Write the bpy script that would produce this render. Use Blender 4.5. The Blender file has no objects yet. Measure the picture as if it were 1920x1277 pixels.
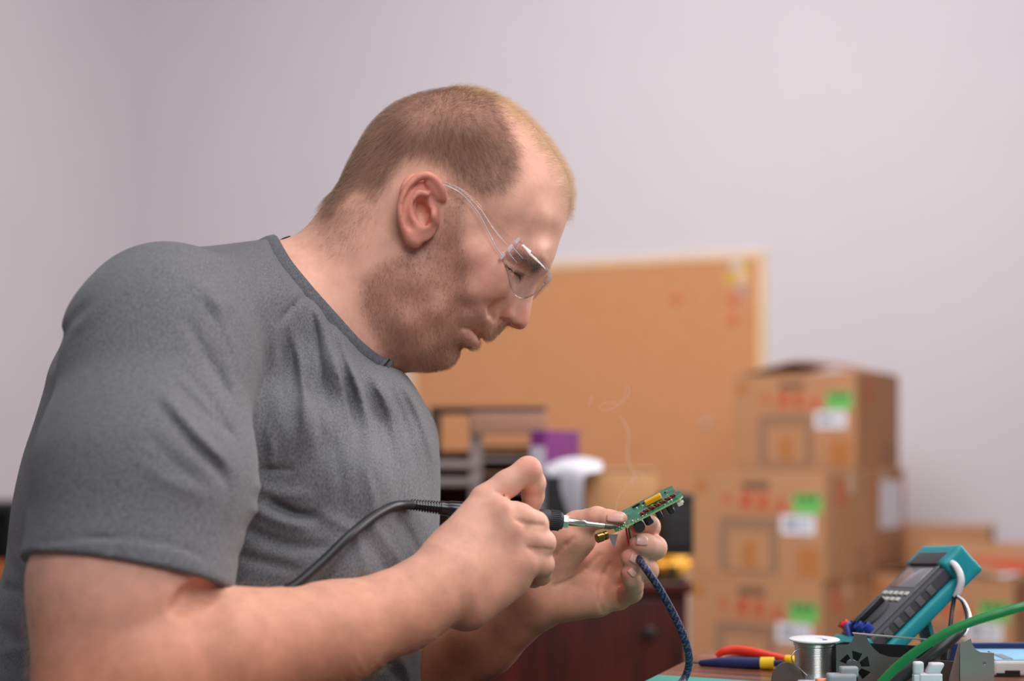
import bpy, bmesh, math, random
import numpy as np
from mathutils import Vector, Matrix
random.seed(7); RNG = np.random.default_rng(11)
SC = bpy.context.scene
COL = SC.collection

# ------------------------------------------------------------------ camera, world, lights, exposure
F = 2667.0          # focal length in pixels of a 1920 px wide frame (50 mm on a 36 mm sensor)
YH = 840.0          # row of the horizon
ZC = 0.92           # camera height above the floor
cam_data = bpy.data.cameras.new('camera')
cam = bpy.data.objects.new('camera', cam_data); COL.objects.link(cam)
cam.location = (0, 0, ZC); cam.rotation_euler = (math.pi/2, 0, 0)
cam_data.sensor_width = 36.0; cam_data.lens = 36.0*F/1920.0
cam_data.shift_y = (YH-638.5)/1920.0
cam_data.clip_start = 0.05; cam_data.clip_end = 60
cam_data.dof.use_dof = True; cam_data.dof.focus_distance = 1.345
cam_data.dof.aperture_fstop = 2.6
SC.camera = cam
SC.view_settings.view_transform = 'Standard'; SC.view_settings.look = 'None'
SC.view_settings.gamma = 1.0; SC.view_settings.use_curve_mapping = False
SC.view_settings.exposure = 0.0
world = bpy.data.worlds.new('world'); SC.world = world; world.use_nodes = True
world.node_tree.nodes['Background'].inputs[0].default_value = (0.92, 0.93, 1.0, 1)
world.node_tree.nodes['Background'].inputs[1].default_value = 0.19

def area_light(name, loc, target, size, size_y, power, color):
    l = bpy.data.lights.new(name, 'AREA'); l.shape = 'RECTANGLE'; l.size = size; l.size_y = size_y
    l.energy = power; l.color = color
    o = bpy.data.objects.new(name, l); COL.objects.link(o); o.location = loc
    o.rotation_euler = (Vector(target)-Vector(loc)).to_track_quat('-Z', 'Y').to_euler()
    return o
area_light('window_light', (2.1, 2.5, 2.05), (0.0, 1.40, 1.0), 1.6, 1.4, 54, (1.0, 0.97, 0.95))
area_light('ceiling_light', (0.15, 2.9, 3.25), (0.5, 6.0, 1.2), 2.4, 1.6, 116, (1.0, 0.985, 0.98))
area_light('ceiling_light', (0.5, 1.0, 2.7), (0.0, 1.3, 0.9), 1.2, 1.2, 26, (1.0, 0.97, 0.95))
area_light('fill_light', (0.55, -0.6, 2.3), (-0.05, 1.4, 0.95), 1.2, 1.1, 31, (0.95, 0.97, 1.0))

def P(px, py, d):
    return np.array([(px-960.0)*d/F, d, ZC+(YH-py)*d/F])

# ------------------------------------------------------------------ objects and labels
def link(o, parent=None):
    COL.objects.link(o)
    if parent is not None: o.parent = parent
    return o
def tag(o, label=None, cat=None, group=None, kind=None):
    if label: o['label'] = label
    if cat: o['category'] = cat
    if group: o['group'] = group
    if kind: o['kind'] = kind
    return o
def empty(name, loc, rotz=0.0):
    o = bpy.data.objects.new(name, None); COL.objects.link(o)
    o.location = tuple(loc); o.rotation_euler = (0, 0, rotz); o.empty_display_size = 0.02
    return o
def mesh_obj(name, verts, faces, mat, parent=None, smooth=False):
    me = bpy.data.meshes.new(name)
    me.from_pydata([tuple(v) for v in verts], [], [tuple(f) for f in faces])
    if smooth: me.polygons.foreach_set('use_smooth', [True]*len(me.polygons))
    me.update()
    if mat: me.materials.append(mat)
    return link(bpy.data.objects.new(name, me), parent)
def bm_obj(name, bm, mat, parent=None, smooth=False):
    me = bpy.data.meshes.new(name); bmesh.ops.recalc_face_normals(bm, faces=bm.faces); bm.to_mesh(me); bm.free()
    if smooth: me.polygons.foreach_set('use_smooth', [True]*len(me.polygons))
    if mat: me.materials.append(mat)
    return link(bpy.data.objects.new(name, me), parent)
def keep_world(o, parent):
    o.parent = parent; o.matrix_parent_inverse = Matrix.LocRotScale(parent.location, parent.rotation_euler, parent.scale).inverted()
    return o

# ------------------------------------------------------------------ materials
class Mat:
    def __init__(s, name):
        s.m = bpy.data.materials.new(name); s.m.use_nodes = True
        s.t = s.m.node_tree; s.b = s.t.nodes['Principled BSDF']; s.out = s.t.nodes['Material Output']
    def n(s, kind, **kw):
        nd = s.t.nodes.new(kind)
        for k, v in kw.items():
            if k in nd.inputs.keys(): nd.inputs[k].default_value = v
            else: setattr(nd, k, v)
        return nd
    def l(s, a, b): s.t.links.new(a, b)
    def set(s, **kw):
        for k, v in kw.items(): s.b.inputs[k.replace('_', ' ')].default_value = v
        return s
def rgb(r, g, b):   # 8-bit sRGB to linear
    f = lambda c: (c/255/12.92) if c/255 <= 0.04045 else ((c/255+0.055)/1.055)**2.4
    return (f(r), f(g), f(b), 1)
def plain(name, color, rough=0.5, metal=0.0, noise=0.06, scale=60.0, bump=0.0, spec=0.5, coat=0.0):
    """a procedural material: base colour with a faint noise in tone and an optional fine bump"""
    m = Mat(name)
    tc = m.n('ShaderNodeTexCoord'); nz = m.n('ShaderNodeTexNoise', Scale=scale, Detail=4.0)
    m.l(tc.outputs['Object'], nz.inputs['Vector'])
    mx = m.n('ShaderNodeMix', data_type='RGBA')
    c = color
    mx.inputs[6].default_value = (c[0]*(1-noise*2), c[1]*(1-noise*2), c[2]*(1-noise*2), 1)
    mx.inputs[7].default_value = (min(1, c[0]*(1+noise*2)), min(1, c[1]*(1+noise*2)), min(1, c[2]*(1+noise*2)), 1)
    m.l(nz.outputs['Fac'], mx.inputs[0]); m.l(mx.outputs[2], m.b.inputs['Base Color'])
    m.b.inputs['Roughness'].default_value = rough; m.b.inputs['Metallic'].default_value = metal
    m.b.inputs['Specular IOR Level'].default_value = spec; m.b.inputs['Coat Weight'].default_value = coat
    if bump:
        bp = m.n('ShaderNodeBump', Strength=bump, Distance=0.001)
        m.l(nz.outputs['Fac'], bp.inputs['Height']); m.l(bp.outputs[0], m.b.inputs['Normal'])
    return m.m

def skin_material():
    m = Mat('skin')
    at = m.n('ShaderNodeAttribute', attribute_name='tint')
    tc = m.n('ShaderNodeTexCoord')
    n1 = m.n('ShaderNodeTexNoise', Scale=55.0, Detail=5.0, Roughness=0.6); m.l(tc.outputs['Object'], n1.inputs['Vector'])
    n2 = m.n('ShaderNodeTexNoise', Scale=900.0, Detail=3.0, Roughness=0.6); m.l(tc.outputs['Object'], n2.inputs['Vector'])
    mp = m.n('ShaderNodeMapRange'); mp.inputs['From Min'].default_value = 0.3; mp.inputs['From Max'].default_value = 0.7
    mp.inputs['To Min'].default_value = 0.88; mp.inputs['To Max'].default_value = 1.10
    m.l(n1.outputs['Fac'], mp.inputs['Value'])
    mul = m.n('ShaderNodeMix', data_type='RGBA', blend_type='MULTIPLY'); mul.inputs[0].default_value = 1.0
    m.l(at.outputs['Color'], mul.inputs[6])
    cmb = m.n('ShaderNodeCombineColor')
    m.l(mp.outputs[0], cmb.inputs[0]); m.l(mp.outputs[0], cmb.inputs[1]); m.l(mp.outputs[0], cmb.inputs[2])
    m.l(cmb.outputs[0], mul.inputs[7]); m.l(mul.outputs[2], m.b.inputs['Base Color'])
    m.set(Roughness=0.55, Subsurface_Weight=0.22, Subsurface_Scale=0.008, Specular_IOR_Level=0.24)
    m.b.inputs['Subsurface Radius'].default_value = (1.0, 0.35, 0.2)
    b = m.n('ShaderNodeBump', Strength=0.22, Distance=0.0008); m.l(n2.outputs['Fac'], b.inputs['Height'])
    m.l(b.outputs[0], m.b.inputs['Normal'])
    return m.m
def cloth_material(name, dark, light, scale=420.0):
    m = Mat(name)
    tc = m.n('ShaderNodeTexCoord')
    mpn = m.n('ShaderNodeMapping'); mpn.inputs['Scale'].default_value = (1.0, 1.0, 0.45)
    m.l(tc.outputs['Object'], mpn.inputs['Vector'])
    n1 = m.n('ShaderNodeTexNoise', Scale=scale, Detail=4.0, Roughness=0.75); m.l(mpn.outputs[0], n1.inputs['Vector'])
    n3 = m.n('ShaderNodeTexNoise', Scale=22.0, Detail=3.0, Roughness=0.6); m.l(tc.outputs['Object'], n3.inputs['Vector'])
    cr = m.n('ShaderNodeValToRGB'); cr.color_ramp.elements[0].position = 0.36; cr.color_ramp.elements[1].position = 0.66
    cr.color_ramp.elements[0].color = dark; cr.color_ramp.elements[1].color = light
    m.l(n1.outputs['Fac'], cr.inputs['Fac']); m.l(cr.outputs[0], m.b.inputs['Base Color'])
    m.set(Roughness=0.92, Specular_IOR_Level=0.15, Sheen_Weight=0.12, Sheen_Roughness=0.5)
    b1 = m.n('ShaderNodeBump', Strength=0.25, Distance=0.0006); m.l(n1.outputs['Fac'], b1.inputs['Height'])
    b3 = m.n('ShaderNodeBump', Strength=0.25, Distance=0.004); m.l(n3.outputs['Fac'], b3.inputs['Height'])
    m.l(b1.outputs[0], b3.inputs['Normal']); m.l(b3.outputs[0], m.b.inputs['Normal'])
    return m.m
def hair_material(name):
    m = Mat(name)
    at = m.n('ShaderNodeAttribute', attribute_name='strand')
    m.l(at.outputs['Color'], m.b.inputs['Base Color']); m.set(Roughness=0.5, Specular_IOR_Level=0.3)
    return m.m
# ------------------------------------------------------------------ implicit-surface modelling kit
def spline(pts, n=6, closed=True):
    p = np.array(pts, float); out = []; N = len(p)
    rng = range(N if closed else N-1)
    for i in rng:
        if closed: a, b, c, d = p[(i-1) % N], p[i], p[(i+1) % N], p[(i+2) % N]
        else: a, b, c, d = p[max(i-1, 0)], p[i], p[i+1], p[min(i+2, N-1)]
        for k in range(n):
            t = k/n
            out.append(0.5*((2*b)+(-a+c)*t+(2*a-5*b+4*c-d)*t*t+(-a+3*b-3*c+d)*t**3))
    if not closed: out.append(p[-1])
    return np.array(out)
def poly_sd(poly, X, Y):
    d = np.full(X.shape, 1e18); ins = np.zeros(X.shape, bool); n = len(poly)
    for i in range(n):
        ax, ay = poly[i]; bx, by = poly[(i+1) % n]
        ex, ey = bx-ax, by-ay; L = ex*ex+ey*ey
        if L < 1e-12: continue
        t = np.clip(((X-ax)*ex+(Y-ay)*ey)/L, 0, 1)
        d = np.minimum(d, (X-ax-t*ex)**2+(Y-ay-t*ey)**2)
        if ay != by:
            cr = ((ay > Y) != (by > Y)) & (X < (bx-ax)*(Y-ay)/(by-ay)+ax)
            ins ^= cr
    d = np.sqrt(d)
    return np.where(ins, -d, d)
def blur(a, n):
    for _ in range(n):
        a = np.pad(a, 1, mode='edge')
        a = (a[:-2]+2*a[1:-1]+a[2:])/4
        a = (a[:, :-2]+2*a[:, 1:-1]+a[:, 2:])/4
    return a
class Map2:
    def __init__(s, x0, x1, y0, y1, step=3.0):
        s.x0, s.y0, s.st = x0, y0, step
        s.gx = np.arange(x0, x1+step, step); s.gy = np.arange(y0, y1+step, step)
        s.X, s.Y = np.meshgrid(s.gx, s.gy)
    def sample(s, A, x, y):
        u = np.clip((x-s.x0)/s.st, 0, len(s.gx)-1.001); v = np.clip((y-s.y0)/s.st, 0, len(s.gy)-1.001)
        i = u.astype(int); j = v.astype(int); fu = u-i; fv = v-j
        return ((A[j, i]*(1-fu)+A[j, i+1]*fu)*(1-fv)+(A[j+1, i]*(1-fu)+A[j+1, i+1]*fu)*fv)
    def shepard(s, ctrl, p=3.0, bl=10):
        num = 0; den = 0
        for x, y, v in ctrl:
            w = 1.0/(((s.X-x)**2+(s.Y-y)**2+120.0)**(p/2)); num = num+w*v; den = den+w
        return blur(num/den, bl)
def stroke_map(M, strokes):
    """strokes: (points, width px, height m[, fade]) -> height map; positive raises the surface"""
    A = np.zeros(M.X.shape)
    for st in strokes:
        pts, w, h = st[:3]
        pts = spline(pts, 5, closed=False); n = len(pts)
        best = np.full(M.X.shape, 1e9); tt = np.zeros(M.X.shape)
        x0, x1 = pts[:, 0].min()-3*w, pts[:, 0].max()+3*w; y0, y1 = pts[:, 1].min()-3*w, pts[:, 1].max()+3*w
        sel = (M.X > x0) & (M.X < x1) & (M.Y > y0) & (M.Y < y1)
        X, Y = M.X[sel], M.Y[sel]; b = np.full(X.shape, 1e9); tq = np.zeros(X.shape)
        for i in range(n-1):
            ax, ay = pts[i]; ex, ey = pts[i+1]-pts[i]; L = ex*ex+ey*ey+1e-9
            t = np.clip(((X-ax)*ex+(Y-ay)*ey)/L, 0, 1)
            q = (X-ax-t*ex)**2+(Y-ay-t*ey)**2
            m = q < b; b[m] = q[m]; tq[m] = (i+t[m])/(n-1)
        fade = np.sqrt(np.clip(np.sin(np.pi*np.clip(tq*0.94+0.03, 0, 1)), 0, 1))
        A[sel] += h*fade*np.exp(-b/(2*w*w))
    return A

class Cone:
    """a limb piece: capsule whose radius runs from ra to rb, optionally flattened along one axis"""
    def __init__(s, a, b, ra, rb):
        s.a, s.b, s.ra, s.rb = np.array(a, float), np.array(b, float), ra, rb
        r = max(ra, rb); s.lo = np.minimum(s.a, s.b)-r; s.hi = np.maximum(s.a, s.b)+r
    def f(s, p):
        e = s.b-s.a; t = np.clip(((p-s.a)@e)/(e@e+1e-12), 0, 1)
        q = p-s.a-t[:, None]*e
        return np.sqrt(np.einsum('ij,ij->i', q, q))-(s.ra+(s.rb-s.ra)*t)
class Ell:
    def __init__(s, c, r, rot=None):
        s.c, s.r = np.array(c, float), np.array(r, float); s.R = np.eye(3) if rot is None else np.array(rot, float)
        m = s.r.max(); s.lo = s.c-m; s.hi = s.c+m
    def f(s, p):
        q = (p-s.c)@s.R; a = q/s.r; k0 = np.sqrt((a*a).sum(1)); k1 = np.sqrt(((a/s.r)**2).sum(1))+1e-9
        return k0*(k0-1)/k1
class Half:
    """everything on the side the normal points to is outside"""
    def __init__(s, p, n):
        s.p = np.array(p, float); s.n = np.array(n, float)/np.linalg.norm(n); s.lo = np.full(3, -1e9); s.hi = np.full(3, 1e9)
    def f(s, p): return (p-s.p)@s.n
def smin(a, b, k):
    if k <= 0: return np.minimum(a, b)
    h = np.maximum(k-np.abs(a-b), 0)/k
    return np.minimum(a, b)-h*h*k*0.25
class Ops:
    """a list of (op, k, shape): u union, s subtract, i intersect, with smooth width k"""
    def __init__(s): s.L = []; s.lo = np.full(3, 1e9); s.hi = np.full(3, -1e9)
    def add(s, op, k, sh):
        s.L.append((op, k, sh))
        if op == 'u': s.lo = np.minimum(s.lo, sh.lo); s.hi = np.maximum(s.hi, sh.hi)
        return s
    def chain(s, pts, k=0.004, op='u'):
        for a, b in zip(pts[:-1], pts[1:]): s.add(op, k, Cone(a[0], b[0], a[1], b[1]))
        return s
    def f(s, p):
        f = np.full(len(p), 0.2); lo, hi = p.min(0), p.max(0)
        for op, k, sh in s.L:
            m = k+0.012
            if op != 'i' and (np.any(sh.lo-m > hi) or np.any(sh.hi+m < lo)): continue
            g = sh.f(p)
            if op == 'u': f = smin(f, g, k)
            elif op == 's': f = -smin(-f, g, k)
            elif op == 'i': f = -smin(-f, -g, k)
            elif op == 'd': f = f-g
        return f
class Pillow:
    """a body traced from its outline: in the plane y=d0 (ortho) with half width W, or along the sight lines with depth C and half thickness T"""
    def __init__(s, poly, R, W, ortho=None, C=None, step=3.0, bl=3, dens=6):
        poly = spline(poly, dens); s.ortho = ortho
        x0, y0 = poly.min(0)-90; x1, y1 = poly.max(0)+90
        s.M = Map2(x0, x1, y0, y1, step); s.d2 = blur(poly_sd(poly, s.M.X, s.M.Y), bl)
        s.R = s.M.shepard(R) if isinstance(R, list) else np.full(s.d2.shape, float(R))
        s.W = s.M.shepard(W) if isinstance(W, list) else np.full(s.d2.shape, float(W))
        mn, mx = poly.min(0), poly.max(0)
        if ortho:
            s.u = ortho/F; w = s.W.max()*s.u
            a, b = P(mn[0], mx[1], ortho), P(mx[0], mn[1], ortho)
            s.lo = a-np.array([0, w, 0]); s.hi = b+np.array([0, w, 0])
        else:
            s.C = s.M.shepard(C) if isinstance(C, list) else np.full(s.d2.shape, float(C))
            d0, d1 = (s.C-s.W).min(), (s.C+s.W).max()
            q = np.array([P(x, y, d) for x in (mn[0], mx[0]) for y in (mn[1], mx[1]) for d in (d0, d1)])
            s.lo, s.hi = q.min(0), q.max(0)
    def f(s, p):
        if s.ortho:
            x = 960+p[:, 0]/s.u; y = YH-(p[:, 2]-ZC)/s.u; W = s.M.sample(s.W, x, y); c = (p[:, 1]-s.ortho)/s.u; sc = s.u
        else:
            x = 960+F*p[:, 0]/p[:, 1]; y = YH-F*(p[:, 2]-ZC)/p[:, 1]; sc = 1.4/F
            W = s.M.sample(s.W, x, y)/sc; c = (p[:, 1]-s.M.sample(s.C, x, y))/sc
        d2 = s.M.sample(s.d2, x, y); R = s.M.sample(s.R, x, y)
        q = np.sqrt(np.maximum(0, 1+d2/R)**2+(c/W)**2)
        return (q-1)*np.minimum(R, W)*sc
class Disp:
    """surface relief given as a height map seen along the sight lines, on the near side of a body only"""
    def __init__(s, M, A, dmax): s.M, s.A, s.dmax = M, A, dmax; s.lo = np.full(3, -1e9); s.hi = np.full(3, 1e9)
    def f(s, p):
        x = 960+F*p[:, 0]/p[:, 1]; y = YH-F*(p[:, 2]-ZC)/p[:, 1]
        return s.M.sample(s.A, x, y)*np.clip((s.dmax-p[:, 1])/0.05, 0, 1)

def sdf_mesh(ops, h, B=20, lo=None, hi=None):
    """surface nets over the blocks that the surface crosses"""
    lo = np.array(ops.lo if lo is None else lo)-3*h; hi = np.array(ops.hi if hi is None else hi)+3*h
    nb = np.ceil((hi-lo)/(h*B)).astype(int); N = nb*B+1
    ci = np.stack(np.meshgrid(*[np.arange(n) for n in nb], indexing='ij'), -1).reshape(-1, 3)
    g = np.arange(B+1); G = np.stack(np.meshgrid(g, g, g, indexing='ij'), -1).reshape(-1, 3)
    sub = G[(G % (B//2) == 0).all(1)]
    idl, posl, quads = [], [], []
    corners = [(i, j, k) for i in (0, 1) for j in (0, 1) for k in (0, 1)]
    edges = [(a, b) for a in range(8) for b in range(a+1, 8) if sum(abs(np.subtract(corners[a], corners[b]))) == 1]
    cid = lambda I: (I[:, 0]*N[1]+I[:, 1])*N[2]+I[:, 2]
    for c in ci:
        o = c*B; fs = ops.f(lo+(o+sub)*h)
        if np.abs(fs).min() > h*B*0.62: continue
        f = ops.f(lo+(o+G)*h).reshape(B+1, B+1, B+1)
        if f.min() > 0 or f.max() < 0: continue
        sg = f < 0
        cs = [f[i:B+i, j:B+j, k:B+k] for i, j, k in corners]
        n_in = sum((q < 0).astype(int) for q in cs)
        act = (n_in > 0) & (n_in < 8); A = np.argwhere(act)
        if len(A) == 0: continue
        v = np.stack([q[act] for q in cs], 1)
        acc = np.zeros((len(A), 3)); cnt = np.zeros(len(A))
        for a, b in edges:
            m = (v[:, a] < 0) != (v[:, b] < 0)
            t = v[m, a]/(v[m, a]-v[m, b]); pa, pb = np.array(corners[a], float), np.array(corners[b], float)
            acc[m] += pa+t[:, None]*(pb-pa); cnt[m] += 1
        posl.append(lo+(o+A+acc/cnt[:, None])*h); idl.append(cid(A+o))
        for ax in range(3):
            s0 = [slice(0, B)]*3; s1 = [slice(0, B)]*3; s1[ax] = slice(1, B+1)
            a, b = sg[tuple(s0)], sg[tuple(s1)]
            E = np.argwhere(a != b)
            if len(E) == 0: continue
            flip = a[tuple(E.T)]; E = E+o
            u, w = (ax+1) % 3, (ax+2) % 3; du = np.zeros(3, int); du[u] = 1; dw = np.zeros(3, int); dw[w] = 1
            q = np.stack([cid(E-du-dw), cid(E-dw), cid(E), cid(E-du)], 1)
            q[~flip] = q[~flip][:, ::-1]
            quads.append(q)
    ids = np.concatenate(idl); pos = np.concatenate(posl); qs = np.concatenate(quads)
    od = np.argsort(ids); ids = ids[od]; pos = pos[od]
    k = np.searchsorted(ids, qs); k = np.clip(k, 0, len(ids)-1)
    ok = (ids[k] == qs).all(1)
    return pos, k[ok]
def relax(pos, quads, n=2, lam=0.5):
    for _ in range(n):
        acc = np.zeros_like(pos); cnt = np.zeros(len(pos))
        for a in range(4):
            i, j = quads[:, a], quads[:, (a+1) % 4]
            for c in range(3):
                acc[:, c] += np.bincount(i, pos[j, c], len(pos))+np.bincount(j, pos[i, c], len(pos))
            cnt += np.bincount(i, minlength=len(pos))+np.bincount(j, minlength=len(pos))
        pos = pos+lam*(acc/np.maximum(cnt, 1)[:, None]-pos)
    return pos
def vnormals(pos, q):
    fn = np.cross(pos[q[:, 2]]-pos[q[:, 0]], pos[q[:, 3]]-pos[q[:, 1]]); vn = np.zeros_like(pos)
    for a in range(4):
        for c in range(3): vn[:, c] += np.bincount(q[:, a], fn[:, c], len(pos))
    return vn/np.maximum(np.linalg.norm(vn, axis=1), 1e-12)[:, None]
def np_mesh(name, pos, quads, mat, parent=None, tint=None):
    me = bpy.data.meshes.new(name); n, m = len(pos), len(quads)
    me.vertices.add(n); me.vertices.foreach_set('co', pos.astype(np.float32).ravel())
    me.loops.add(m*4); me.loops.foreach_set('vertex_index', quads.astype(np.int32).ravel())
    me.polygons.add(m); me.polygons.foreach_set('loop_start', np.arange(0, m*4, 4, dtype=np.int32))
    me.polygons.foreach_set('loop_total', np.full(m, 4, np.int32))
    me.polygons.foreach_set('use_smooth', np.ones(m, bool))
    me.update(calc_edges=True); me.validate()
    if tint is not None:
        a = me.color_attributes.new('tint', 'FLOAT_COLOR', 'POINT')
        a.data.foreach_set('color', np.c_[tint, np.ones(n)].astype(np.float32).ravel())
    me.materials.append(mat)
    return link(bpy.data.objects.new(name, me), parent)
# ------------------------------------------------------------------ the man: one continuous skin surface
D0 = 1.41; S0 = D0/F
skin = skin_material()
body = Ops()
def hp(x, y, c=0.0): return P(x, y, D0) - np.array([0, c*S0, 0])      # a point in the head's own plane, c head-pixels towards the near side
head_poly = [(622,384),(634,366),(645,346),(657,312),(677,276),(700,240),(735,209),(779,188),(823,177),(868,173),(912,182),
    (955,202),(987,227),(1018,260),(1043,295),(1060,325),(1068,355),(1068,385),(1061,420),(1050,450),(1040,483),(1028,505),(1004,528),
    (978,560),(956,592),(944,612),(934,623),(918,637),(910,637),(904,634),(898,637),(899,645),(893,652),(878,656),(864,660),(857,669),(850,680),
    (838,689),(822,692),(792,691),(765,684),(743,671),(715,650),(690,620),(660,570),(640,500),(618,430),(612,405)]
head_R = [(640,360,70),(700,250,110),(850,190,120),(1000,250,110),(1065,350,90),(1040,470,70),(1000,530,50),(950,590,40),(910,630,34),
    (890,645,34),(850,670,46),(820,680,60),(760,670,70),(700,600,100),(800,400,115),(900,450,100),(780,550,100)]
head_W = [(650,340,98),(700,260,118),(780,240,140),(880,250,140),(980,270,122),(1040,330,104),(1050,400,98),(930,390,130),(965,400,124),(1000,410,116),
    (800,400,134),(860,430,132),(900,490,128),(945,515,108),(970,535,84),(1000,510,62),(1040,470,80),(880,565,117),(905,590,98),(880,600,106),(920,588,84),(938,600,58),
    (905,625,63),(892,612,82),(880,630,78),(860,640,82),(835,672,64),(800,660,92),(760,610,126),(720,560,124),(780,540,130),(820,590,116),(700,640,112),(650,430,104)]
body.add('u', 0, Pillow(head_poly, head_R, head_W, ortho=D0, step=2.0))
nose_poly = [(1030,500),(1014,520),(1003,545),(997,572),(993,596),(988,610),(978,618),(964,616),(952,611),(942,606),(936,590),(948,560),(970,530),(995,500)]
body.add('u', 0.006, Pillow(nose_poly, [(1010,520,12),(990,560,14),(980,605,18),(950,600,22)], [(1012,515,15),(995,550,18),(985,600,24),(950,595,36)], ortho=D0, step=1.5, bl=2))
ears = []
for sgn in (1, -1):
    body.add('u', 0.004, Ell((lambda q: q if sgn > 0 else np.array([q[0], 2*D0-q[1], q[2]]))(P(942,586,D0-.0158)), (0.0098,0.0074,0.0084)))                        # wing of the nose
    body.add('s', 0.003, Ell(hp(961,614,13*sgn), (0.0070,0.0042,0.0040), None))                   # nostril
    body.add('s', 0.020, Ell(hp(977,508,90*sgn), (0.014,0.018,0.011)))                            # eye socket
    body.add('u', 0.006, Ell(hp(966,504,62*sgn), (0.0125,0.0125,0.0122)))                         # eyeball under its lid
    body.add('u', 0.026, Ell(hp(984,485,74*sgn), (0.013,0.011,0.006)))                            # brow
    body.add('u', 0.022, Ell(hp(922,528,98*sgn), (0.018,0.009,0.018)))                            # cheekbone
    # ear: plate, rim, antihelix, lobe, hollow
    ear = Ops(); E = lambda x, y, c: (lambda q: np.array([q[0], D0-(D0-q[1])*sgn, q[2]]))(P(x, y, D0-c*S0))
    R = np.array(Matrix.Rotation(math.radians(-10), 3, 'Y') @ Matrix.Rotation(math.radians(20*sgn), 3, 'Z'))
    ear.add('u', 0, Ell(E(785,389,143), (0.0190,0.0046,0.0328), R))
    ear.add('u', 0.005, Ell(E(776,442,143), (0.0075,0.0045,0.0115), R))
    ear.add('s', 0.004, Ell(E(790,398,158), (0.0085,0.0085,0.0150), R))
    ear.add('s', 0.003, Ell(E(805,358,158), (0.0075,0.0050,0.0080), R))
    rim = [(831,374,136),(829,358,144),(821,342,149),(809,332,152),(797,329,155),(783,333,158),(770,345,161),(759,362,163),(752,382,163),
           (751,402,161),(755,421,157),(762,438,152),(770,451,147),(779,455,144)]
    rr = [.0026,.0031,.0034,.0036,.0037,.0037,.0037,.0036,.0035,.0034,.0034,.0034,.0038,.0036]
    rs_ = spline(np.c_[np.array(rim), np.array(rr)*1e3], 4, closed=False); rm = Ops().chain([(E(*q[:3]), q[3]*1e-3) for q in rs_], 0.001); ear.add('u', .0035, rm)
    ah = Ops().chain([(E(*q), .0030) for q in spline([(800,364,150),(783,362,155),(772,376,156),(767,392,155),(771,408,153),(780,421,149),(791,430,144),(801,424,142)], 4, closed=False)], 0.001); ear.add('u', .0035, ah)
    ear.add('u', .003, Cone(E(822,366,134), E(806,344,144), .0058, .0052))
    ear.chain([(E(*q), .0042) for q in [(814,414,140),(810,405,145),(812,396,140)]], 0.004)       # tragus
    ear.add('s', 0.003, Cone(E(793,402,150), E(801,404,128), .0048, .0035))
    ear.chain([(E(*q), .0027) for q in spline([(803,340,160),(788,345,162),(775,355,164),(766,371,165),(761,390,165),(762,408,162),(768,425,157)], 4, closed=False)], .002, 's')
    body.add('u', 0.004, ear); ears.append(ear)
    body.add('s', 0.003, Ell(E(793,400,140), (.0062,.0130,.0125), R)); body.add('s', 0.003, Ell(E(790,380,150), (.0080,.0060,.0035), R))
# lines and lips laid on the face where the sight line meets it, then mirrored to the far side
face = Ops(); face.L = list(body.L); face.lo, face.hi = body.lo, body.hi
def onskin(px, py, deep=0.0, ops=None, d0=1.22, d1=1.41):
    ds = np.linspace(d0, d1, 700); f = (ops or face).f(np.array([P(px, py, d) for d in ds])); i = np.argmax(f < 0)
    return P(px, py, (ds[i] if f[i] < 0 else d1)+deep)
def mirror(q): return np.array([q[0], 2*D0-q[1], q[2]])
def both(pts, k, op):
    for m_ in (lambda q: q, mirror): body.chain([(m_(q), r) for q, r in pts], k, op)
mouth = [onskin(x, y, .0004) for x, y in ((903,634),(896,628),(888,621),(878,616.5),(867,615))]
both(list(zip(mouth, (.0017,.0017,.0016,.0014,.0011))), .003, 's')
both([(onskin(x, y, .0030), r) for x, y, r in ((893,642,.0032),(886,637,.0034),(878,629,.0030),(871,621,.0020))], .005, 'u')
both([(onskin(x, y, .0008), r) for x, y, r in ((866,648,.0016),(870,655,.0020),(872,657,.002))], .008, 's')
both([(onskin(x, y, .0002), r) for x, y, r in ((943,561,.0009),(929,567,.0017),(921,578,.0020),(921,589,.0018),(927,598,.0012))], .005, 's')
both([(onskin(x, y, .0012), r) for x, y, r in ((938,598,.0014),(948,601,.0020),(957,607,.0020))], .003, 's')
both([(onskin(x, y, .0002), r) for x, y, r in ((950,497,.0009),(962,507,.0012),(977,517,.0010))], .003, 's')
both([(onskin(x, y, .0002), r) for x, y, r in ((953,487,.0009),(967,496,.0011),(984,507,.0010))], .004, 's')
# neck and hidden trunk
body.add('u', 0.03, Cone(P(735,455,D0), P(610,600,D0), .058, .071))
body.add('u', 0.012, Cone(P(660,442,D0), P(566,532,D0), .036, .038))
body.add('u', 0.02, Cone(P(742,600,D0), P(658,628,D0), .050, .043))
body.add('u', 0.05, Ell(P(470,640,1.41), (.11,.10,.075)))
body.add('u', 0.05, Cone(P(480,800,1.41), P(420,1150,1.41), .115, .12))
body.add('u', 0.04, Cone(P(480,600,1.40), P(330,640,1.26), .06, .055))
body.add('u', 0.04, Cone(P(520,640,1.42), P(675,840,1.51), .06, .05))
# near arm
body.chain([(P(305,650,1.235),.058),(P(255,930,1.168),.068),(P(233,1095,1.148),.0715),(P(206,1335,1.118),.0600)], 0.02)
body.chain([(P(216,1345,1.118),.0600),(P(290,1275,1.128),.0625),(P(425,1232,1.150),.0545),(P(620,1190,1.19),.0430),(P(758,1142,1.225),.0345),(P(828,1100,1.243),.0305)], 0.012)
body.chain([(onskin(x, y, .001, body, 1.0, 1.3), r) for x, y, r in ((332,1140,.003),(350,1124,.005),(372,1111,.006),(392,1107,.005))], .012, 's')
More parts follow.
